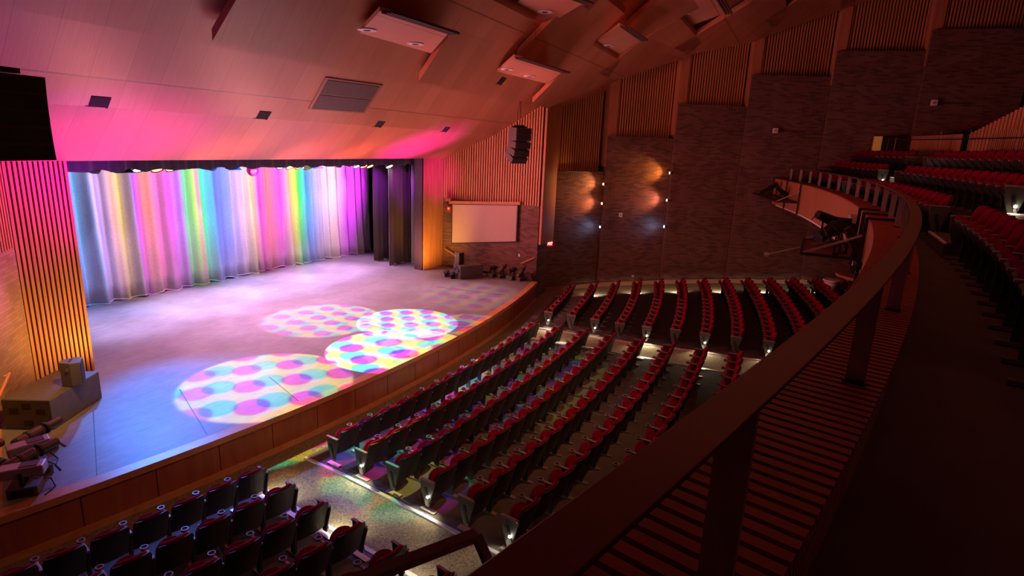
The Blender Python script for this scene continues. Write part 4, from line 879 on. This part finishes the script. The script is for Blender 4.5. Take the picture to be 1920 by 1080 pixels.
# followspot perches on the balcony front
def perch(t0, t1, zt, depth, lab):
    r = thing('lighting_perch', lab, 'lighting frame', pol(52.7, (t0 + t1) / 2, zt)); IM = Matrix.Translation(-r.location)
    for t in (t0, (t0 + t1) / 2, t1):
        m = MB(); m.bar(IM @ pol(52.68, t, 5.77), IM @ pol(52.68, t, zt - .45), .04, .06); m.bar(IM @ pol(52.66, t, 5.76), IM @ pol(53.3, t, 5.76), .06, .035); m.build('hanger_bracket', BLKM, r)
    a, b = IM @ pol(52.66, t0, zt), IM @ pol(52.66, t1, zt); c_, d_ = IM @ pol(52.66 - depth, t1, zt), IM @ pol(52.66 - depth, t0, zt)
    m = MB(); m.bar(a, b, .05, .05); m.bar(b, c_, .05, .05); m.bar(c_, d_, .05, .05); m.bar(d_, a, .05, .05); m.build('tray_frame', BLKM, r)
    m = MB(); m.prism([a, b, c_, d_], (0, 0, -.012)); m.build('tray_sheet', plain('tray_sheet', (.16, .04, .035), .5), r)
    for p_, t in ((c_, t1), (d_, t0)): m = MB(); m.bar(p_, IM @ pol(52.67, t, 5.45), .035, .035); m.build('brace', POSTM, r)
    return r
perch(-2.5, -.1, 5.0, .95, 'black steel perch carrying followspots on the near balcony front')
perch(12.2, 17.3, 5.0, .8, 'black steel perch at the far end of the balcony front')
perch(-17.3, -14.75, 5.3, .35, 'black steel perch cut off by the bottom edge, under the camera')
def hungspot(p_, rz, tilt, L, lab, rad=.1):
    r = thing('followspot', lab, 'stage light', p_, rz)
    M = Euler((0, tilt, 0)).to_matrix(); h = MB()
    h.tube([M @ Vector((-L / 2, 0, .3)), M @ Vector((-L / 4, 0, .3)), M @ Vector((.02, 0, .3)), M @ Vector((L / 2, 0, .3))], [rad, rad * 1.25, rad, rad * .8], 12); h.build('head', BLKM, r)
    m = MB()
    for s in (-1, 1): m.bar((0, s * .15, .0), (0, s * .15, .32), .04, .02, (0, 1, 0))
    m.bar((0, -.16, 0), (0, .16, 0), .05, .03); m.build('yoke', BLKM, r)
    m = MB(); m.box(M @ Vector((-L / 2 - .05, 0, .3)), (.1, .26, .24), M); m.build('lamp_house', BLKM, r)
    m = MB(); m.tube([(0, .1, .1), (.15, .2, .35), (.3, .1, .5), (.35, -.05, .3)], .012, 6); m.build('cable', BLK, r)
hungspot(pol(52.2, -1.0, 5.04), 2.6, .25, .9, 'large black followspot pointing to the stage on the near perch', .13)
hungspot(pol(52.1, -.5, 5.2), 2.2, -.35, .8, 'black spotlight tilted up at the back of the near perch', .11)
hungspot(pol(52.4, -1.9, 5.04), 1.9, -.9, .7, 'steeply raised black spotlight nearest the balcony boards', .08)
hungspot(pol(52.3, -2.2, 5.03), 1.2, -1.1, .6, 'thin black spotlight standing upright on the near perch', .06)
hungspot(pol(52.3, 14.2, 5.04), 2.4, -.5, .7, 'small dark spotlight on the far perch', .09)
hungspot(pol(52.3, 15.8, 5.04), 2.0, .5, .7, 'second small dark spotlight on the far perch, nearer the brick wall', .08)
r = thing('control_box', 'grey steel box fixed to the balcony boards by the near perch', 'box', pol(52.64, .6, 5.35), math.radians(.6)); MB().box((0, 0, 0), (.5, .16, .42)).build('housing', POSTM, r); MB().tube([(-.15, 0, -.2), (-.15, 0, -.75)], .03, 8).build('conduit', POSTM, r)
r = thing('camera_boom', 'thin pale rod reaching from the near perch out over the seats', 'pole', pol(52.0, -.4, 5.1)); a_ = unproj((1555, 452), 5.08) - r.location; b_ = unproj((1437, 477), 4.75) - r.location
MB().tube([a_, b_], .014, 6).build('rod', POSTM, r); MB().box(b_, (.3, .08, .03)).build('rod_end', POSTM, r)
# bent bar just below the camera
r = thing('ladder_rail', 'dark plum bent bar rising at the bottom edge in front of the balcony', 'railing', (1.3, 1.0, 5.3)); o0 = r.location
A_, B_, C_ = unproj((640, 1100), 5.3), unproj((893, 1003), 5.3), unproj((935, 1100), 5.15)
m = MB(); m.bar(A_ - o0, B_ - o0, .05, .03); m.build('sloping_bar', plain('plum_bar', (.14, .06, .08), .5), r); m = MB(); m.bar(B_ - o0, C_ - o0, .035, .03); m.build('upright_bar', plain('plum_bar', (.14, .06, .08), .5), r)
# cross-aisle screen walls at the back of the balcony
def cross(name, lab, R, ta, tb, z0, z1a, z1b, sp, n, wd):
    r = thing(name, lab, 'slatted wall', pol(R, ta, z0)); IM = Matrix.Translation(-r.location)
    m = MB(); m.slab(lambda u, v: IM @ pol(R + .05, ta + (tb - ta) * u, z0 + (z1a + (z1b - z1a) * u - z0) * v), 10, 1, (0, -.03, 0)); m.build('backing', SLATB, r)
    m = MB()
    for i in range(n):
        u = (i + .5) / n; t = ta + (tb - ta) * u; z1 = z1a + (z1b - z1a) * u; m.box(IM @ pol(R, t, (z0 + z1) / 2), (wd, .04, z1 - z0), Matrix.Rotation(math.radians(t), 3, 'Z'))
    m.build('slats', SLAT, r)
    return r
cross('slatted_screen', 'low slatted wood wall behind the balcony rows, nearest the brick', 57.3, 15.1, 11.0, 6.6, 7.76, 7.76, 0, 36, .075)
cross('slatted_screen', 'wide-gapped slatted wall rising with the upper stand', 57.6, 11.4, 6.2, 6.6, 7.75, 8.9, 0, 22, .17)
cross('slatted_screen', 'low slatted wood wall behind the balcony rows at the right edge', 57.3, 8.9, 3.0, 6.6, 7.8, 7.8, 0, 44, .075)
mb = MB(); mb.slab(lambda u, v: pol(57.9 + 3 * v, 15.4 - 13.4 * u, 7.27 + 1.24 * u), 10, 2, (0, 0, -.5)); tag(mb.build('upper_stand', CONC), 'raised floor of the upper stand behind the slatted walls', 'platform')
r = thing('aisle_gate_rail', 'slim rail on posts along the cross aisle in front of the slatted walls', 'railing', pol(56.9, 15, 6.7)); IM = Matrix.Translation(-r.location)
m = MB(); m.tube([IM @ pol(56.9, 16.5 - 2.0 * i, 7.62 - .02 * i) for i in range(7)], .02, 6); m.build('rail', BLKM, r)
for t in (16.3, 15.6, 11.6, 9.4, 7.9, 6.1): MB().bar(IM @ pol(56.9, t, 6.7), IM @ pol(56.9, t, 7.7), .06, .02).build('post', POSTM, r)
r = thing('aisle_gate_rail', 'thin rail climbing along the brick beside the upper stand', 'railing', pol(58.3, 15.2, 7.6)); IM = Matrix.Translation(-r.location)
m = MB(); m.tube([IM @ pol(58.2, 15.6, 7.8), IM @ pol(58.2, 12.6, 7.98), IM @ pol(60.3, 7.0, 9.6)], .02, 6); m.build('rail', BLKM, r)
for t in (14.8, 12.6): MB().bar(IM @ pol(58.2, t, 7.2), IM @ pol(58.2, t, 8.0), .05, .02).build('post', POSTM, r)
r = thing('side_door_panel', 'small orange door panel with added glow at the far end of the cross aisle', 'door', pol(56.5, 16.35, 7.38), math.radians(16.35)); 
MB().box((0, 0, -.25), (.72, .06, 1.25)).build('leaf', glow('oak_door_added_glow', (.45, .18, .04), .25), r); MB().box((.39, 0, -.25), (.06, .08, 1.3)).build('jamb', OAKE, r)  # leaf emits faintly to look lit; the door is no lamp
# urn on a counter at the back of the house floor
r = thing('white_urn', 'white round bin with a flared rim at the back of the far seats', 'bin', (27.3, -1.75, .95))
m = MB(); m.tube([(0, 0, 0), (0, 0, .1), (0, 0, .6), (0, 0, .78), (0, 0, .86)], [.17, .2, .24, .27, .34], 20); m.build('body', WHITE, r, smooth=False); m = MB(); m.tube([(0, 0, .86), (0, 0, .9)], [.35, .34], 20); m.build('rim', WHITE, r)
r = thing('curved_counter', 'curved red-brown counter behind the white bin under the balcony', 'counter', (29.3, -3.1, 1.0))
m = MB(); m.slab(lambda u, v: Vector(((.35 + .6 * v) * 1.35 * math.cos(PI * (.4 + .9 * u)), (.35 + .6 * v) * 1.2 * math.sin(PI * (.4 + .9 * u)), .85)), 14, 2, (0, 0, -.1)); m.build('counter_top', STAGET, r)
m = MB(); m.slab(lambda u, v: Vector((1.15 * math.cos(PI * (.4 + .9 * u)), 1.02 * math.sin(PI * (.4 + .9 * u)), .8 * v)), 14, 1, (.03, 0, 0)); m.build('counter_front', STAGEW, r)
# low lights on the wall-side aisle
for t, k in ((14.3, 1), (15.0, 3), (15.4, 5), (15.6, 7)):
    pass
